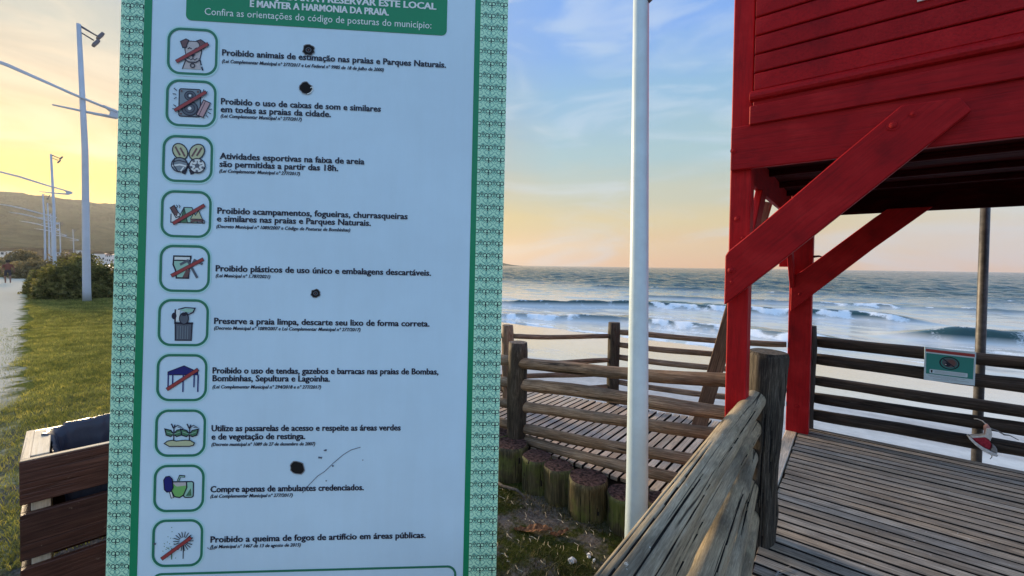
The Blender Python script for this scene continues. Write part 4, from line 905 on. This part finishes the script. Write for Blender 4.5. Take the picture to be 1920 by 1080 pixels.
def balls(g):
    for s in (-1, 1):
        g.line([(s*16, 10), (-s*6, -24)], 4.5, nv); g.line([(-s*5, -22), (-s*9, -32)], 8, nv)
        g.disc((s*17, 15), 14, 18, PM['yellow'], s*-.6); g.ring((s*17, 15), 14, 18, 2.4, nv, s*-.6)
        for k in (-5, 5): g.line([(s*(17+k)+s*5, 24+k*.2), (s*(17+k)-s*5, 6+k*.2)], 3.6, PM['brown'])
    g.disc((-17, -13), 16, 15, PM['steel']); g.ring((-17, -13), 16, 15, 2.2, nv); g.line([(-32, -8), (-18, -4), (-2, -8)], 1.8, nv); g.line([(-31, -16), (-16, -13), (-3, -16)], 3.6, PM['white']); g.line([(-27, 1), (-29, -14), (-20, -27)], 1.8, nv); g.line([(-14, -27), (-8, -18)], 3, PM['white'])
    g.disc((19, -14), 16, 15, PM['white']); g.ring((19, -14), 16, 15, 2.2, nv); g.disc((19, -14), 5.5, 5.5, PM['grey'], .3, 5)
    for k in range(5):
        a = k*1.2566+.3; g.line([(19+5*math.cos(a), -14+5*math.sin(a)), (19+11*math.cos(a), -14+10*math.sin(a))], 1.3, nv); a += .63; g.disc((19+12.5*math.cos(a), -14+12*math.sin(a)), 3.2, 2.8, PM['grey'], a, 5)
def camp(g):
    g.poly([(-32, -18), (-32, 2), (-14, 2), (-12, -18)], PM['white']); g.line([(-32, 0), (-32, -18), (36, -18)], 2, nv); g.poly([(-34, 12), (-26, 18), (-18, 4), (-20, -6), (-30, 2)], PM['brown']); g.line([(-34, 12), (-26, 18), (-18, 4), (-12, -4), (-22, -8)], 1.8, nv, True)
    g.line([(-22, 12), (-19, 16), (-22, 19)], 1.3, nv); g.line([(-16, 12), (-14, 16), (-17, 19)], 1.3, nv)
    g.poly([(-20, -18), (-6, 14), (10, 14), (22, -18)], PM['mint']); g.line([(-20, -18), (-6, 14), (10, 14), (22, -18)], 1.8, nv, True); g.poly([(-6, 14), (-12, -18), (2, -18)], PM['leaf']); g.line([(-6, 14), (-12, -18)], 1.5, nv); g.line([(-6, 14), (2, -18)], 1.5, nv)
    g.poly([(8, -10), (14, 2), (18, -2), (24, 8), (28, -2), (32, -10)], PM['yellow']); g.line([(8, -10), (14, 2), (18, -2), (24, 8), (28, -2), (32, -10)], 1.5, nv, True); g.line([(8, -11), (34, -15)], 4, PM['brown']); g.line([(8, -16), (34, -11)], 3, PM['brown']); g.ring((34, -15), 3, 3, 1.3, nv)
def cup(g):
    o_ = [(-24, 26), (10, 26), (8, 10), (6, -20), (-18, -20), (-20, -4), (-25, 8)]
    g.poly(o_, PM['mint']); g.poly([(-23, 24), (9, 24), (9, 18), (-23, 18)], PM['white']); g.line(o_, 3, nv, True); g.line([(-25, 17), (9, 17)], 2.6, nv)
    g.line([(-11, 8), (4, 17), (24, -19)], 5, PM['grey']); g.line([(9, 0), (18, 18), (34, 10)], 5, PM['grey']); g.poly([(-6, -19), (4, -19), (10, -4), (2, -2)], PM['brown'])
def trash(g):
    g.poly([(-17, -37), (15, -37), (16, -2), (-18, -2)], PM['grey']); g.line([(-17, -37), (15, -37), (16, -2), (-18, -2)], 2.4, nv, True); g.line([(-20, -1), (18, -1)], 4, nv)
    for x in (-12, -7, -2, 3, 8): g.line([(x, -34), (x, -7)], 1.3, PM['steel'])
    g.line([(-18, 0), (-18, 28)], 3, nv); g.poly([(-16, 2), (-16, 27), (-8, 27), (-10, 4)], PM['white']); g.disc((-20, 14), 5, 7, nv); g.disc((0, 9), 9, 12, PM['grey']); g.ring((0, 9), 9, 12, 2, nv); g.disc((0, 17), 5, 3, nv)
    g.line([(-12, 28), (2, 32), (22, 31), (18, 22), (8, 17), (4, 22), (-4, 18)], 2.2, nv); g.poly([(-8, 27), (2, 30), (20, 29), (16, 23), (6, 22)], PM['mint'])
def gazebo(g):
    g.poly([(-30, 6), (-30, 12), (2, 25), (30, 12), (30, 6)], PM['blue']); g.line([(-30, 6), (-30, 12), (2, 25), (30, 12), (30, 6)], 1.6, nv, True)
    for x, y in ((-29, -24), (-20, -16), (1, -30), (23, -20), (31, -30)): g.line([(x, 7), (x, y)], 2.6, PM['blue'])
def plants(g):
    for ox in (-15, 17):
        g.line([(ox, -16), (ox, 10), (ox+2, 18)], 2.2, nv)
        for s in (-1, 1):
            P_ = [(ox, -2), (ox+s*6, 6), (ox+s*18, 9), (ox+s*15, -4), (ox+s*6, -7)]; g.poly(P_, PM['leaf']); g.line(P_, 2.2, nv, True); g.line([(ox, -2), (ox+s*14, 3)], 1.0, PM['mint'])
        g.poly([(ox, 12), (ox-5, 20), (ox-3, 12)], PM['blue']); g.line([(ox, 10), (ox-5, 20)], 2.4, nv); g.line([(ox, 11), (ox+8, 17), (ox+17, 12), (ox+8, 13)], 1.6, nv)
    P_ = [(-32, -21), (-26, -16), (-16, -14), (-8, -16), (0, -15), (10, -14), (20, -15), (28, -20), (26, -25), (18, -27), (-22, -27)]; g.poly(P_, PM['yellow']); g.line(P_, 2.0, nv, True)
def icecream(g):
    P_ = rrect(0, -30, 16, -12, 4); g.poly(rrect(8, -19, 27, 14, 4), PM['mint']); g.line(rrect(8, -19, 27, 14, 4), 2.4, nv, True); g.poly([(12, -16), (24, -16), (22, 0)], PM['leaf'])
    g.poly([(-18, 14), (13, 14), (14, 2), (8, -14), (0, -19), (-10, -17), (-17, -4)], PM['lime']); g.poly([(-17, 13), (12, 13), (13, 6), (-6, 4)], PM['fur']); g.line([(-18, 14), (13, 14), (14, 2), (8, -14), (0, -19), (-10, -17), (-17, -4)], 2.4, nv, True)
    g.line([(-4, 15), (0, 26), (10, 25)], 4.6, nv); g.line([(-4, 15), (0, 25), (9, 25)], 1.6, PM['mint'])
    g.line([(-18, -6), (-14, -20)], 6, nv); g.line([(-18, -6), (-14, -19)], 3, PM['white']); g.poly([(-32, 18), (-28, 25), (-21, 26), (-15, 20), (-13, 2), (-17, -6), (-25, -7), (-30, -2)], PM['blue']); g.line([(-32, 18), (-28, 25), (-21, 26), (-15, 20), (-13, 2), (-17, -6), (-25, -7), (-30, -2)], 2, nv, True)
def fireworks(g):
    g.line([(-13, -10), (-13, -34)], 2, PM['leaf']); g.line([(10, 0), (10, -33)], 1.8, PM['navy'])
    for k in range(18):
        a = k*6.283/18; g.line([(10+8*math.cos(a), 4+8*math.sin(a)), (10+20*math.cos(a), 4+20*math.sin(a))], 1.6, nv)
    q = random.Random(3)
    for k in range(26): x, y = q.gauss(-15, 7), q.gauss(-2, 11); g.disc((x, y), 1.3, .9, PM['leaf'], q.random()*3, 5)
ICONS = [(dog, slash((-33, -24), (31, 18))), (speaker, slash((-33, -18), (30, 25))), (balls, None), (camp, slash((-27, -21), (36, 20))), (cup, slash((-28, -16), (36, 21))), (trash, None), (gazebo, slash((-31, -25), (31, 18))), (plants, None), (icecream, None), (fireworks, slash((-30, -30), (28, 14)))]
ICW = [.1215, .1225]
for i, (fn, sl_) in enumerate(ICONS):
    cx, cy = -.305+(.005 if i < 2 else 0), ICY[i]; k = .00122
    g0 = Draw(cx, cy, 1, .0004); g0.line(rrect(-.0618, -.0603, .0618, .0603, .031, 8), .0086, PM['fringe'], True); g0.line(rrect(-.0590, -.0575, .0590, .0575, .029, 8), .0064, PM['frame'], True); fr_ = g0.out('pictogram', info)
    g = Draw(cx+.002, cy, k, .0005); fn(g); g.out('pictogram_drawing', fr_)
    if sl_: sl_(g, fr_)
# wounds in the sheet
def blob(cx, cy, rx, ry, seed, m, z=.0012, n=18, name='puncture'):
    q = random.Random(seed); g = Draw(cx, cy, 1, z); P_ = []
    for i in range(n): a = 2*math.pi*i/n; k = 1+q.uniform(-.13, .13); P_.append((rx*k*math.cos(a), ry*k*math.sin(a)))
    g.poly([(p[0]*1.14, p[1]*1.14) for p in P_], PM['rim']); g.poly(P_, m); return g
for cx, cy, r_, sd in ((-.0095, .6262, .0142, 1), (-.0145, .5255, .0150, 2), (.0235, -.0135, .0110, 3), (-.012, -.4700, .0170, 4)):
    g = blob(cx, cy, r_, r_*.97, sd, PM['hole'])
    if sd == 2: g.line([(.004, -.016), (.012, -.012), (.019, -.004), (.017, .004), (.012, .001)], .0022, PM['white'])
    if sd in (1, 3): g.ring((0, 0), r_*.45, r_*.4, .0018, PM['grey']); g.disc((0, 0), r_*.15, r_*.15, PM['brown'])
    g.out('puncture', info)
g = Draw(0, 0, 1, .0011); g.line([(.002, -.536), (.020, -.513), (.040, -.492), (.058, -.480), (.080, -.458), (.105, -.436), (.125, -.424), (.148, -.4175)], .0016, PM['scratch'])
for cx, cy, r_ in ((.058, -.425, .004), (.046, -.444, .006), (.078, -.466, .003), (-.36, -.66, .004), (.155, -.451, .002), (.062, -.505, .003)):
    q = random.Random(int(cx*1e4)); g.poly([(cx+r_*math.cos(a)*q.uniform(.4, 1.3), cy+r_*.7*math.sin(a)*q.uniform(.4, 1.3)) for a in [j*.785 for j in range(8)]], PM['scratch'])
g.line([(-.232, -.672), (-.224, -.677), (-.212, -.676)], .0016, PM['scratch'])
g.out('scratch_mark', info)
for u in (-.3, .34):
    me = boxmesh('board_leg', .07, 2.75, .07, BACK, .004, (u, -.38, -.05)); link('board_leg', me, info)

# ------------------------------------------------------------------ small prohibition sign on the fence
sg = empty('small_sign', (.67, 5.275, .78), label='small teal sign with a round prohibition symbol and red top strip on the fence', cat='sign')
sg.rotation_euler = (0, 0, 0)
W_ = [(-.158, .142), (.158, .135), (.156, -.150), (-.156, -.155)]
extrude('sign_panel', [(.67+p[0], .78+p[1]) for p in W_], 'y', 5.272, 5.28, PM['sheet'], sg, .001)
tl = ink('teal', (.03, .30, .27)); rd = ink('redstrip', (.42, .05, .05))
def fdraw(name, fn, z):
    g = Draw(0, 0, 1, z); fn(g); o = g.out(name, sg); o.location = (0, -.004, 0); o.rotation_euler = (math.pi/2, 0, 0); return o
fdraw('teal_field', lambda g: g.poly([(-.146, .088), (.146, .082), (.144, -.098), (-.144, -.095)], tl), .0006)
fdraw('red_strip', lambda g: g.poly([(-.15, .125), (.15, .118), (.15, .093), (-.15, .10)], rd), .0006)
def proh(g):
    g.disc((.002, .02), .048, .042, PM['grey']); g.disc((.012, .022), .026, .030, PM['brown']); g.disc((-.01, .005), .02, .018, PM['navy']); g.disc((-.022, .004), .005, .004, PM['white'])
    g.ring((0, .018), .058, .052, .009, PM['navy'], 0, 28); g.line([(-.038, .05), (.034, -.014)], .008, PM['navy'])
fdraw('prohibition_symbol', proh, .0010)
def bar(g):
    g.poly(rrect(-.122, -.088, .112, -.052, .006), PM['sheet']); g.poly([(-.112, -.082), (-.104, -.082), (-.102, -.058), (-.115, -.058)], PM['navy'])
    for yy in (-.062, -.070, -.078):
        g.line([(-.09, yy), (.10, yy)], .0016, PM['steel'])
fdraw('label_bar', bar, .0010)
def small(g):
    for k, (a, b) in enumerate(((-.13, .10), (-.12, .05), (-.05, .12), (-.10, .0))): g.line([(a, -.108-k*.009), (b, -.108-k*.009)], .0018, PM['steel'])
fdraw('small_print', small, .0008)
# red and white cloth shoe snagged on the rails
def shoe():
    t = empty('snagged_shoe', (.87, 5.27, .09), label='red and white canvas shoe tied by its lace to the dark lower fence rails', cat='shoe')
    cw = flatmat('canvas_white', (.72, .70, .66), .8, .2, .15, 40, .4); crd = flatmat('canvas_red', (.38, .03, .05), .8, .2, .3, 40, .5); cg = flatmat('canvas_grey', (.28, .27, .26), .8, .2, .2, 40)
    sole = [(.785, .205), (.795, .185), (.83, .145), (.88, .105), (.925, .085), (.957, .082), (.962, .10), (.93, .112), (.88, .135), (.83, .172), (.80, .208)]
    extrude('sole', sole, 'y', 5.20, 5.275, cw, t, .004)
    extrude('upper', [(.805, .207), (.83, .175), (.88, .138), (.915, .122), (.925, .17), (.905, .215), (.885, .238), (.86, .225)], 'y', 5.205, 5.27, crd, t, .010)
    extrude('heel', [(.918, .12), (.958, .104), (.955, .15), (.93, .172)], 'y', 5.207, 5.268, cg, t, .006)
    extrude('ankle_trim', [(.80, .210), (.86, .228), (.885, .242), (.89, .30), (.915, .31), (.925, .26), (.915, .20), (.905, .215), (.885, .226), (.86, .216), (.815, .200)], 'y', 5.202, 5.272, cw, t, .003)
    extrude('tongue', [(.885, .242), (.88, .31), (.90, .335), (.918, .30), (.912, .22)], 'y', 5.212, 5.262, flatmat('canvas_pink', (.5, .3, .28), .8, .2, .2, 40), t, .006)
    tube('lace', [(.895, 5.24, .325), (.875, 5.26, .345), (.85, 5.28, .35), (.83, 5.285, .345)], .004, cw, t, 6)
    tube('lace', [(.91, 5.24, .30), (.96, 5.25, .285), (1.00, 5.26, .26), (1.03, 5.26, .262), (1.08, 5.265, .235)], [.006, .005, .007, .005, .003], cg, t, 6)
    tube('lace', [(.93, 5.25, .10), (.935, 5.25, .06), (.925, 5.25, .04)], .003, cg, t, 6)
shoe()

# ------------------------------------------------------------------ litter and debris on the ground
def scrap(name, x, y, s, m, seed, label, cat, h=.02):
    bm = bmesh.new(); bmesh.ops.create_icosphere(bm, subdivisions=2, radius=1)
    for v in bm.verts:
        n = mn.noise(v.co*1.7+Vector((seed, 0, 0))); v.co *= 1+.6*n; v.co.z *= h/s; v.co.x *= s; v.co.y *= s*.7; v.co.z *= s/1
    me = bpy.data.meshes.new(name); bm.to_mesh(me); bm.free(); me.materials.append(m)
    zg = float(land_z(np.array([x]), np.array([y]))[0]); o = link(name, me, None, (x, y, zg+h*.5), (0, 0, seed)); return tag(o, label, cat)
wp = flatmat('crumpled_paper', (.70, .70, .68), .8, .2, .1, 60, .5)
scrap('paper_scrap', -1.30, 2.25, .026, wp, 1, 'larger crumpled white paper scrap in the grass near the handrail', 'litter', .02)
scrap('paper_scrap', -1.245, 2.36, .018, wp, 2, 'small white paper scrap beside the larger one, nearer the pole', 'litter', .015)
scrap('paper_scrap', -1.20, 2.345, .012, wp, 5, 'tiniest white paper scrap, rightmost in the grass', 'litter', .01)
def dry_leaf(x, y, l, w, rot, seed, label):
    q = random.Random(seed); vs = []; fs = []; n = 12
    for i in range(n+1):
        t = i/n; ww = w*math.sin(math.pi*(t*.9+.05))*(1+q.uniform(-.3, .3)); zc = .012+.012*math.sin(t*5+seed)
        vs += [((t-.5)*l, -ww, zc+.014*q.random()), ((t-.5)*l, 0, zc-.006), ((t-.5)*l, ww, zc+.018*q.random())]
    for i in range(n): a = i*3; fs += [(a, a+3, a+4, a+1), (a+1, a+4, a+5, a+2)]
    o = link('dry_leaf', mesh('dry_leaf', vs, fs, M['dleaf']), None, (x, y, float(land_z(np.array([x]), np.array([y]))[0])+.006), (0, 0, rot)); tag(o, label, 'leaf')
M['dleaf'] = flatmat('dead_leaf', (.16, .075, .035), .8, .2, .6, 50, .6)
dry_leaf(-1.66, 2.34, .26, .035, .55, 4, 'long curled brown dead leaf lying on the sandy patch')
dry_leaf(-1.50, 2.42, .13, .02, .9, 9, 'short brown dead leaf right of the long one')
def straws():
    q = random.Random(12); vs = []; fs = []
    for k in range(240):
        x, y = q.uniform(-2.4, -1.0), q.uniform(1.9, 2.65); a = q.uniform(0, 3.14); l = q.uniform(.02, .075); zg = -.2+.02*math.sin(x*.8)*math.sin(y*1.1)+.012+q.random()*.012; w = .0012; n = len(vs)
        dx, dy = math.cos(a), math.sin(a); b = q.uniform(-.015, .015)
        for t in (0, .5, 1):
            px, py = x+dx*l*t-dy*b*(4*t*(1-t)), y+dy*l*t+dx*b*(4*t*(1-t)); vs += [(px-dy*w, py+dx*w, zg), (px+dy*w, py-dx*w, zg+.003)]
        fs += [(n, n+1, n+3, n+2), (n+2, n+3, n+5, n+4)]
    o = link('dry_straw', mesh('dry_straw', vs, fs, flatmat('straw', (.34, .30, .22), .8, .2, .3, 30))); tag(o, 'bits of pale dry straw scattered over the patchy grass', 'straw', kind='stuff')
straws()
rt = flatmat('root_bark', (.10, .085, .07), .9, .2, .4, 40, .6)
o = tube('bare_root', [(-2.28, 2.66, -.185), (-2.15, 2.60, -.165), (-2.02, 2.62, -.16), (-1.93, 2.60, -.175)], [.008, .012, .012, .006], rt, None, 8, loc=(0, 0, 0)); tag(o, 'thin bare root curving in front of the leftmost visible log stub', 'root')
# pale dried roots and dust at the corner post
def debris():
    q = random.Random(5); m = flatmat('dried_root', (.50, .50, .48), .9, .1, .3, 40); vs = []; fs = []
    for k in range(70):
        x, y = -.30+abs(q.gauss(0, .10)), 2.50+q.gauss(0, .11); a = q.gauss(.15, .5)-.2; l = q.uniform(.03, .15); w = q.uniform(.0015, .005); n = len(vs); dx, dy = math.cos(a), math.sin(a); b = q.uniform(-.02, .02); zz = .004+q.random()*.004
        if x < -.36: continue
        for t in (0, .33, .66, 1):
            ww = w*(1-.6*t); px, py = x+dx*l*t-dy*b*4*t*(1-t), y+dy*l*t+dx*b*4*t*(1-t); vs += [(px-dy*ww, py+dx*ww, zz), (px+dy*ww, py-dx*ww, zz+.002)]
        fs += [(n+2*i, n+2*i+1, n+2*i+3, n+2*i+2) for i in range(3)]
    o = link('dried_roots', mesh('dried_roots', vs, fs, m)); tag(o, 'tangle of pale dried roots on the boards at the foot of the corner post', 'roots', kind='stuff')
debris()

# ------------------------------------------------------------------ shrubs on the dune
def leafmat(name, a, b_):
    m, nt, b = newmat(name); t = N(nt, 'ShaderNodeTexCoord'); n = N(nt, 'ShaderNodeTexNoise', inp={'Scale': 1.6, 'Detail': 5.0, 'Roughness': .7}); L(nt, t.outputs['Object'], n.inputs['Vector'])
    w = N(nt, 'ShaderNodeTexWhiteNoise'); sn = N(nt, 'ShaderNodeVectorMath', operation='SNAP'); L(nt, t.outputs['Object'], sn.inputs[0]); sn.inputs[1].default_value = (.12, .12, .12); L(nt, sn.outputs[0], w.inputs['Vector'])
    c = ramp(nt, n.outputs[0], [(.3, a), (.7, b_)]); c2 = ramp(nt, w.outputs[0], [(0, (.55, .55, .55)), (1, (1.5, 1.4, 1.2))]); L(nt, mix(nt, 1.0, c, c2, 'MULTIPLY'), b.inputs['Base Color']); b.inputs['Roughness'].default_value = .7; b.inputs['Specular IOR Level'].default_value = .15; return m
M['leaf'] = leafmat('shrub_leaf', (.075, .085, .035), (.19, .18, .075)); M['leaf2'] = leafmat('dune_scrub_leaf', (.14, .12, .07), (.26, .22, .13)); translucent(M['leaf'], .35, (1.6, 1.6, 1.0)); translucent(M['leaf2'], .3, (1.4, 1.4, 1.2)); M['bark'] = flatmat('shrub_bark', (.08, .06, .045), .9, .1, .3)
def shrub(loc, lobes, n, ls, m, seed, label, group='shrubs beside the path'):
    t = empty('shrub', loc, label=label, cat='shrub', group=group); q = np.random.RandomState(seed); P = []
    vol = np.array([l[3]*l[4]*l[5] for l in lobes]); vol = vol/vol.sum()
    for l, f in zip(lobes, vol):
        k = int(n*f); d_ = q.normal(0, 1, (k, 3)); d_ /= np.linalg.norm(d_, axis=1)[:, None]; d_[:, 2] = np.abs(d_[:, 2])*1.0-.08
        r = 1-np.abs(q.normal(0, .16, k)); bump = 1+.16*np.sin(d_[:, 0]*7+seed)*np.cos(d_[:, 1]*6+d_[:, 2]*5)+.08*np.sin(d_[:, 0]*19+d_[:, 2]*17)
        P.append(np.array(l[:3])+d_*(r*bump)[:, None]*np.array(l[3:6]))
    P = np.concatenate(P); P = P[P[:, 2] > 0]; k = len(P); a = q.normal(0, 1, (k, 3)); a /= np.linalg.norm(a, axis=1)[:, None]; b = np.cross(a, q.normal(0, 1, (k, 3))); b /= np.linalg.norm(b, axis=1)[:, None]
    s = (ls*q.uniform(.6, 1.4, k))[:, None]; vs = np.stack([P-a*s, P+b*s*.5, P+a*s, P-b*s*.5], 1).reshape(-1, 3); i = np.arange(k)*4; f = np.stack([i, i+1, i+2, i+3], -1)
    link('foliage', npmesh('foliage', vs, f, m, False), t)
    # dark woody core of crossing stems
    q2 = random.Random(seed)
    for j in range(5):
        l = lobes[j % len(lobes)]; p = Vector(loc); tube('stem', [p+Vector((l[0]*.6, l[1]*.6, -.05)), p+Vector((l[0]+q2.uniform(-.3, .3), l[1]+q2.uniform(-.3, .3), l[5]*.45)), p+Vector((l[0]+q2.uniform(-.6, .6), l[1]+q2.uniform(-.5, .5), l[5]*.85))], [.05, .035, .012], M['bark'], t, 6)
shrub((-27.6, 3.4, -.25), [(-1.0, -.9, 0, 1.3, 1.05, 1.75), (-2.4, -.2, 0, 1.4, 1.1, 2.1), (-.6, .35, 0, 1.2, 1.0, 1.7), (-.2, 1.2, -.1, 1.0, .9, 1.3), (.3, 2.3, -.2, 1.1, 1.1, .9)], 26000, .075, M['leaf'], 1, 'large dense green shrub at the far end of the lawn behind the nearest lamp')
shrub((-33.5, 3.6, -.3), [(0, -1.2, 0, 1.6, 1.0, 1.55), (-1, .2, 0, 1.8, 1.2, 1.8)], 9000, .09, M['leaf'], 2, 'olive shrub right behind the large green shrub')
shrub((-60, 5.0, -.3), [(0, -1.6, 0, 2.2, 1.9, 1.9), (-2, .8, 0, 2.2, 2.0, 2.7), (-4, -2.6, 0, 2, 1.6, 1.6)], 7000, .14, M['leaf2'], 3, 'pale brown dune scrub below the second street lamp')
shrub((-95, 2.2, -.3), [(0, -1.0, 0, 3, 1.8, 2.2), (-3, 2.0, 0, 3, 2.4, 3.3)], 5000, .2, M['leaf2'], 4, 'faint brown scrub at the far bend of the path')
shrub((-72, -1.9, -.3), [(0, -1.2, 0, 3, 1.6, 1.7), (-5, -2.5, 0, 3, 2.4, 2.6)], 5000, .16, M['leaf2'], 5, 'low brown scrub at the left edge behind the walking person')
# ------------------------------------------------------------------ houses of the far town
HW = flatmat('pale_render', (.62, .60, .56), .8, .2, .1, .2); HR = flatmat('far_roof', (.30, .20, .16), .8, .2, .2, .3); HG = flatmat('far_window', (.05, .06, .07), .2, .5)
HL = ['white flat roofed house', 'low cream house with a brown roof', 'tall pale apartment house', 'small white beach house', 'wide pale house with a terrace', 'cream house with a pitched roof']
hrnd = random.Random(21)
HS = [(-300, 24.5), (-310, 28), (-290, 31), (-320, 36), (-330, 42), (-345, 47), (-360, 53), (-420, 64), (-430, 72), (-300, 10.5), (-320, 5.5), (-500, 92), (-520, 104)]
PL = ['behind the middle lamp group', 'right of the lamp group', 'midway between the lamp group and the nearest lamp', 'just left of the nearest lamp', 'hidden mostly by the nearest lamp', 'just right of the nearest lamp', 'between the nearest lamp and the notice board', 'touching the edge of the notice board', 'highest one at the notice board edge', 'above the walking person', 'at the left edge of the picture', 'far across the bay behind the notice board', 'farthest across the bay behind the notice board']
for i, (x, y) in enumerate(HS):
    w_, d2, h_ = hrnd.uniform(3.0, 5.5)*(-x/330), 8, hrnd.uniform(2.6, 5.5)*(-x/330)
    k = i % 6; zb = float(hill_z(np.array([x*1.0]), np.array([y*1.0]))[0]) if False else 0.0
    zb = -.3+(1.5 if i in (2, 4, 7, 8) else .6)
    t = empty('house', (x, y, zb-1.0), label=HL[k]+' '+PL[i], cat='house', group='houses of the town below the hill')
    link('wall', boxmesh('wall', d2, w_, h_+2, HW, .05, (0, 0, h_/2)), t)
    if k in (1, 5):
        extrude('roof', [(y-w_/2-.3, zb+h_), (y+w_/2+.3, zb+h_), (y, zb+h_+1.2)], 'x', x-d2/2-.3, x+d2/2+.3, HR, t, 0)
    else: link('roof', boxmesh('roof', d2+.5, w_+.5, .3, HW, .04, (0, 0, h_+1.16)), t)
    for a in range(3):
        for b2 in range(2 if h_ > 3.6 else 1):
            link('window', boxmesh('window', .12, w_*.17, 1.1, HG, 0, (d2/2+.05, (a-1)*w_*.3, 2.1+b2*2.6)), t)
# pale sandy far shore and promenade fence of thin white posts
pf = empty('promenade_fence', (-120, 13, -.3), label='low white post fence on the far seafront, right of the lamp group', cat='fence')
for i in range(12):
    link('fence_post', bpy.data.meshes.get('promenade_post') or boxmesh('promenade_post', .22, .22, 1.9, M['lamp'], 0, (0, 0, .95)), pf, (-i*4.0, -4.6+i*.95, 0))
plank('fence_rail', (-120, 8.4, 1.4), (-164, 18.85, 1.4), .12, .12, M['lamp'], pf, 0)
# ------------------------------------------------------------------ walking person
def person():
    t = empty('person', (-49.3, 1.35, -.25), (0, 0, R(90)), label='distant person walking on the pale path in dark shorts and a rust coloured top', cat='person')
    skin = flatmat('skin', (.22, .12, .08), .6, .3); top = flatmat('top_cloth', (.16, .06, .045), .9, .1, .2); sho = flatmat('shorts_cloth', (.05, .05, .055), .9, .1, .2); hair = flatmat('hair', (.02, .015, .012), .7)
    V = [(0, 0, .93), (0, .01, 1.15), (0, .04, 1.36), (0, .06, 1.46), (0, .08, 1.60), (-.10, 0, .88), (-.13, .12, .50), (-.12, .02, .09), (-.12, .14, .04), (.10, 0, .88), (.11, -.06, .50), (.11, -.30, .16), (.11, -.22, .05),
         (-.19, .04, 1.37), (-.28, .02, 1.12), (-.27, .14, .90), (-.26, .20, .80), (.19, .04, 1.37), (.30, -.04, 1.12), (.32, .02, .88), (.31, .06, .79)]
    E = [(0, 1), (1, 2), (2, 3), (3, 4), (0, 5), (5, 6), (6, 7), (7, 8), (0, 9), (9, 10), (10, 11), (11, 12), (2, 13), (13, 14), (14, 15), (15, 16), (2, 17), (17, 18), (18, 19), (19, 20)]
    RR = [.15, .13, .15, .055, .10, .095, .065, .04, .04, .095, .065, .04, .04, .06, .045, .035, .035, .06, .045, .035, .035]
    me = bpy.data.meshes.new('body'); me.from_pydata(V, E, []); o = bpy.data.objects.new('body', me); C.objects.link(o)
    sk_ = o.modifiers.new('skin', 'SKIN'); [setattr(sv, 'radius', (r, r)) for sv, r in zip(me.skin_vertices[0].data, RR)]; me.skin_vertices[0].data[0].use_root = True
    o.modifiers.new('sub', 'SUBSURF').levels = 1
    dg = bpy.context.evaluated_depsgraph_get(); m2 = bpy.data.meshes.new_from_object(o.evaluated_get(dg)); bpy.data.objects.remove(o)
    m2.materials.clear(); [m2.materials.append(m) for m in (skin, top, sho)]
    for p in m2.polygons:
        c = p.center; p.material_index = 1 if (c.z > 1.0 and c.z < 1.47 and not (abs(c.x) > .25 and c.z < 1.15)) else (2 if .55 < c.z <= 1.0 and abs(c.x) < .23 else 0); p.use_smooth = True
    link('body', m2, t)
    bm = bmesh.new(); bmesh.ops.create_uvsphere(bm, u_segments=12, v_segments=8, radius=.12); me = bpy.data.meshes.new('hair'); 
    for v in bm.verts: v.co = Vector((v.co.x*.9, v.co.y*.95-.02, v.co.z*1.0+.02))
    bm.to_mesh(me); bm.free(); me.materials.append(hair); link('hair', me, t, (0, .08, 1.63))
person()
# ------------------------------------------------------------------ sea haze
def haze():
    m = bpy.data.materials.new('haze'); m.use_nodes = True; nt = m.node_tree; nt.nodes.clear()
    v = nt.nodes.new('ShaderNodeVolumePrincipled'); v.inputs['Color'].default_value = (.88, .92, .98, 1); v.inputs['Density'].default_value = .000105; v.inputs['Anisotropy'].default_value = .5
    o_ = nt.nodes.new('ShaderNodeOutputMaterial'); nt.links.new(v.outputs[0], o_.inputs['Volume'])
    me = boxmesh('haze', 7500, 7500, 215, m, 0, (0, 0, 215/2-12)); o = link('haze', me, None, (0, 0, 0)); tag(o, kind='stuff')
haze()
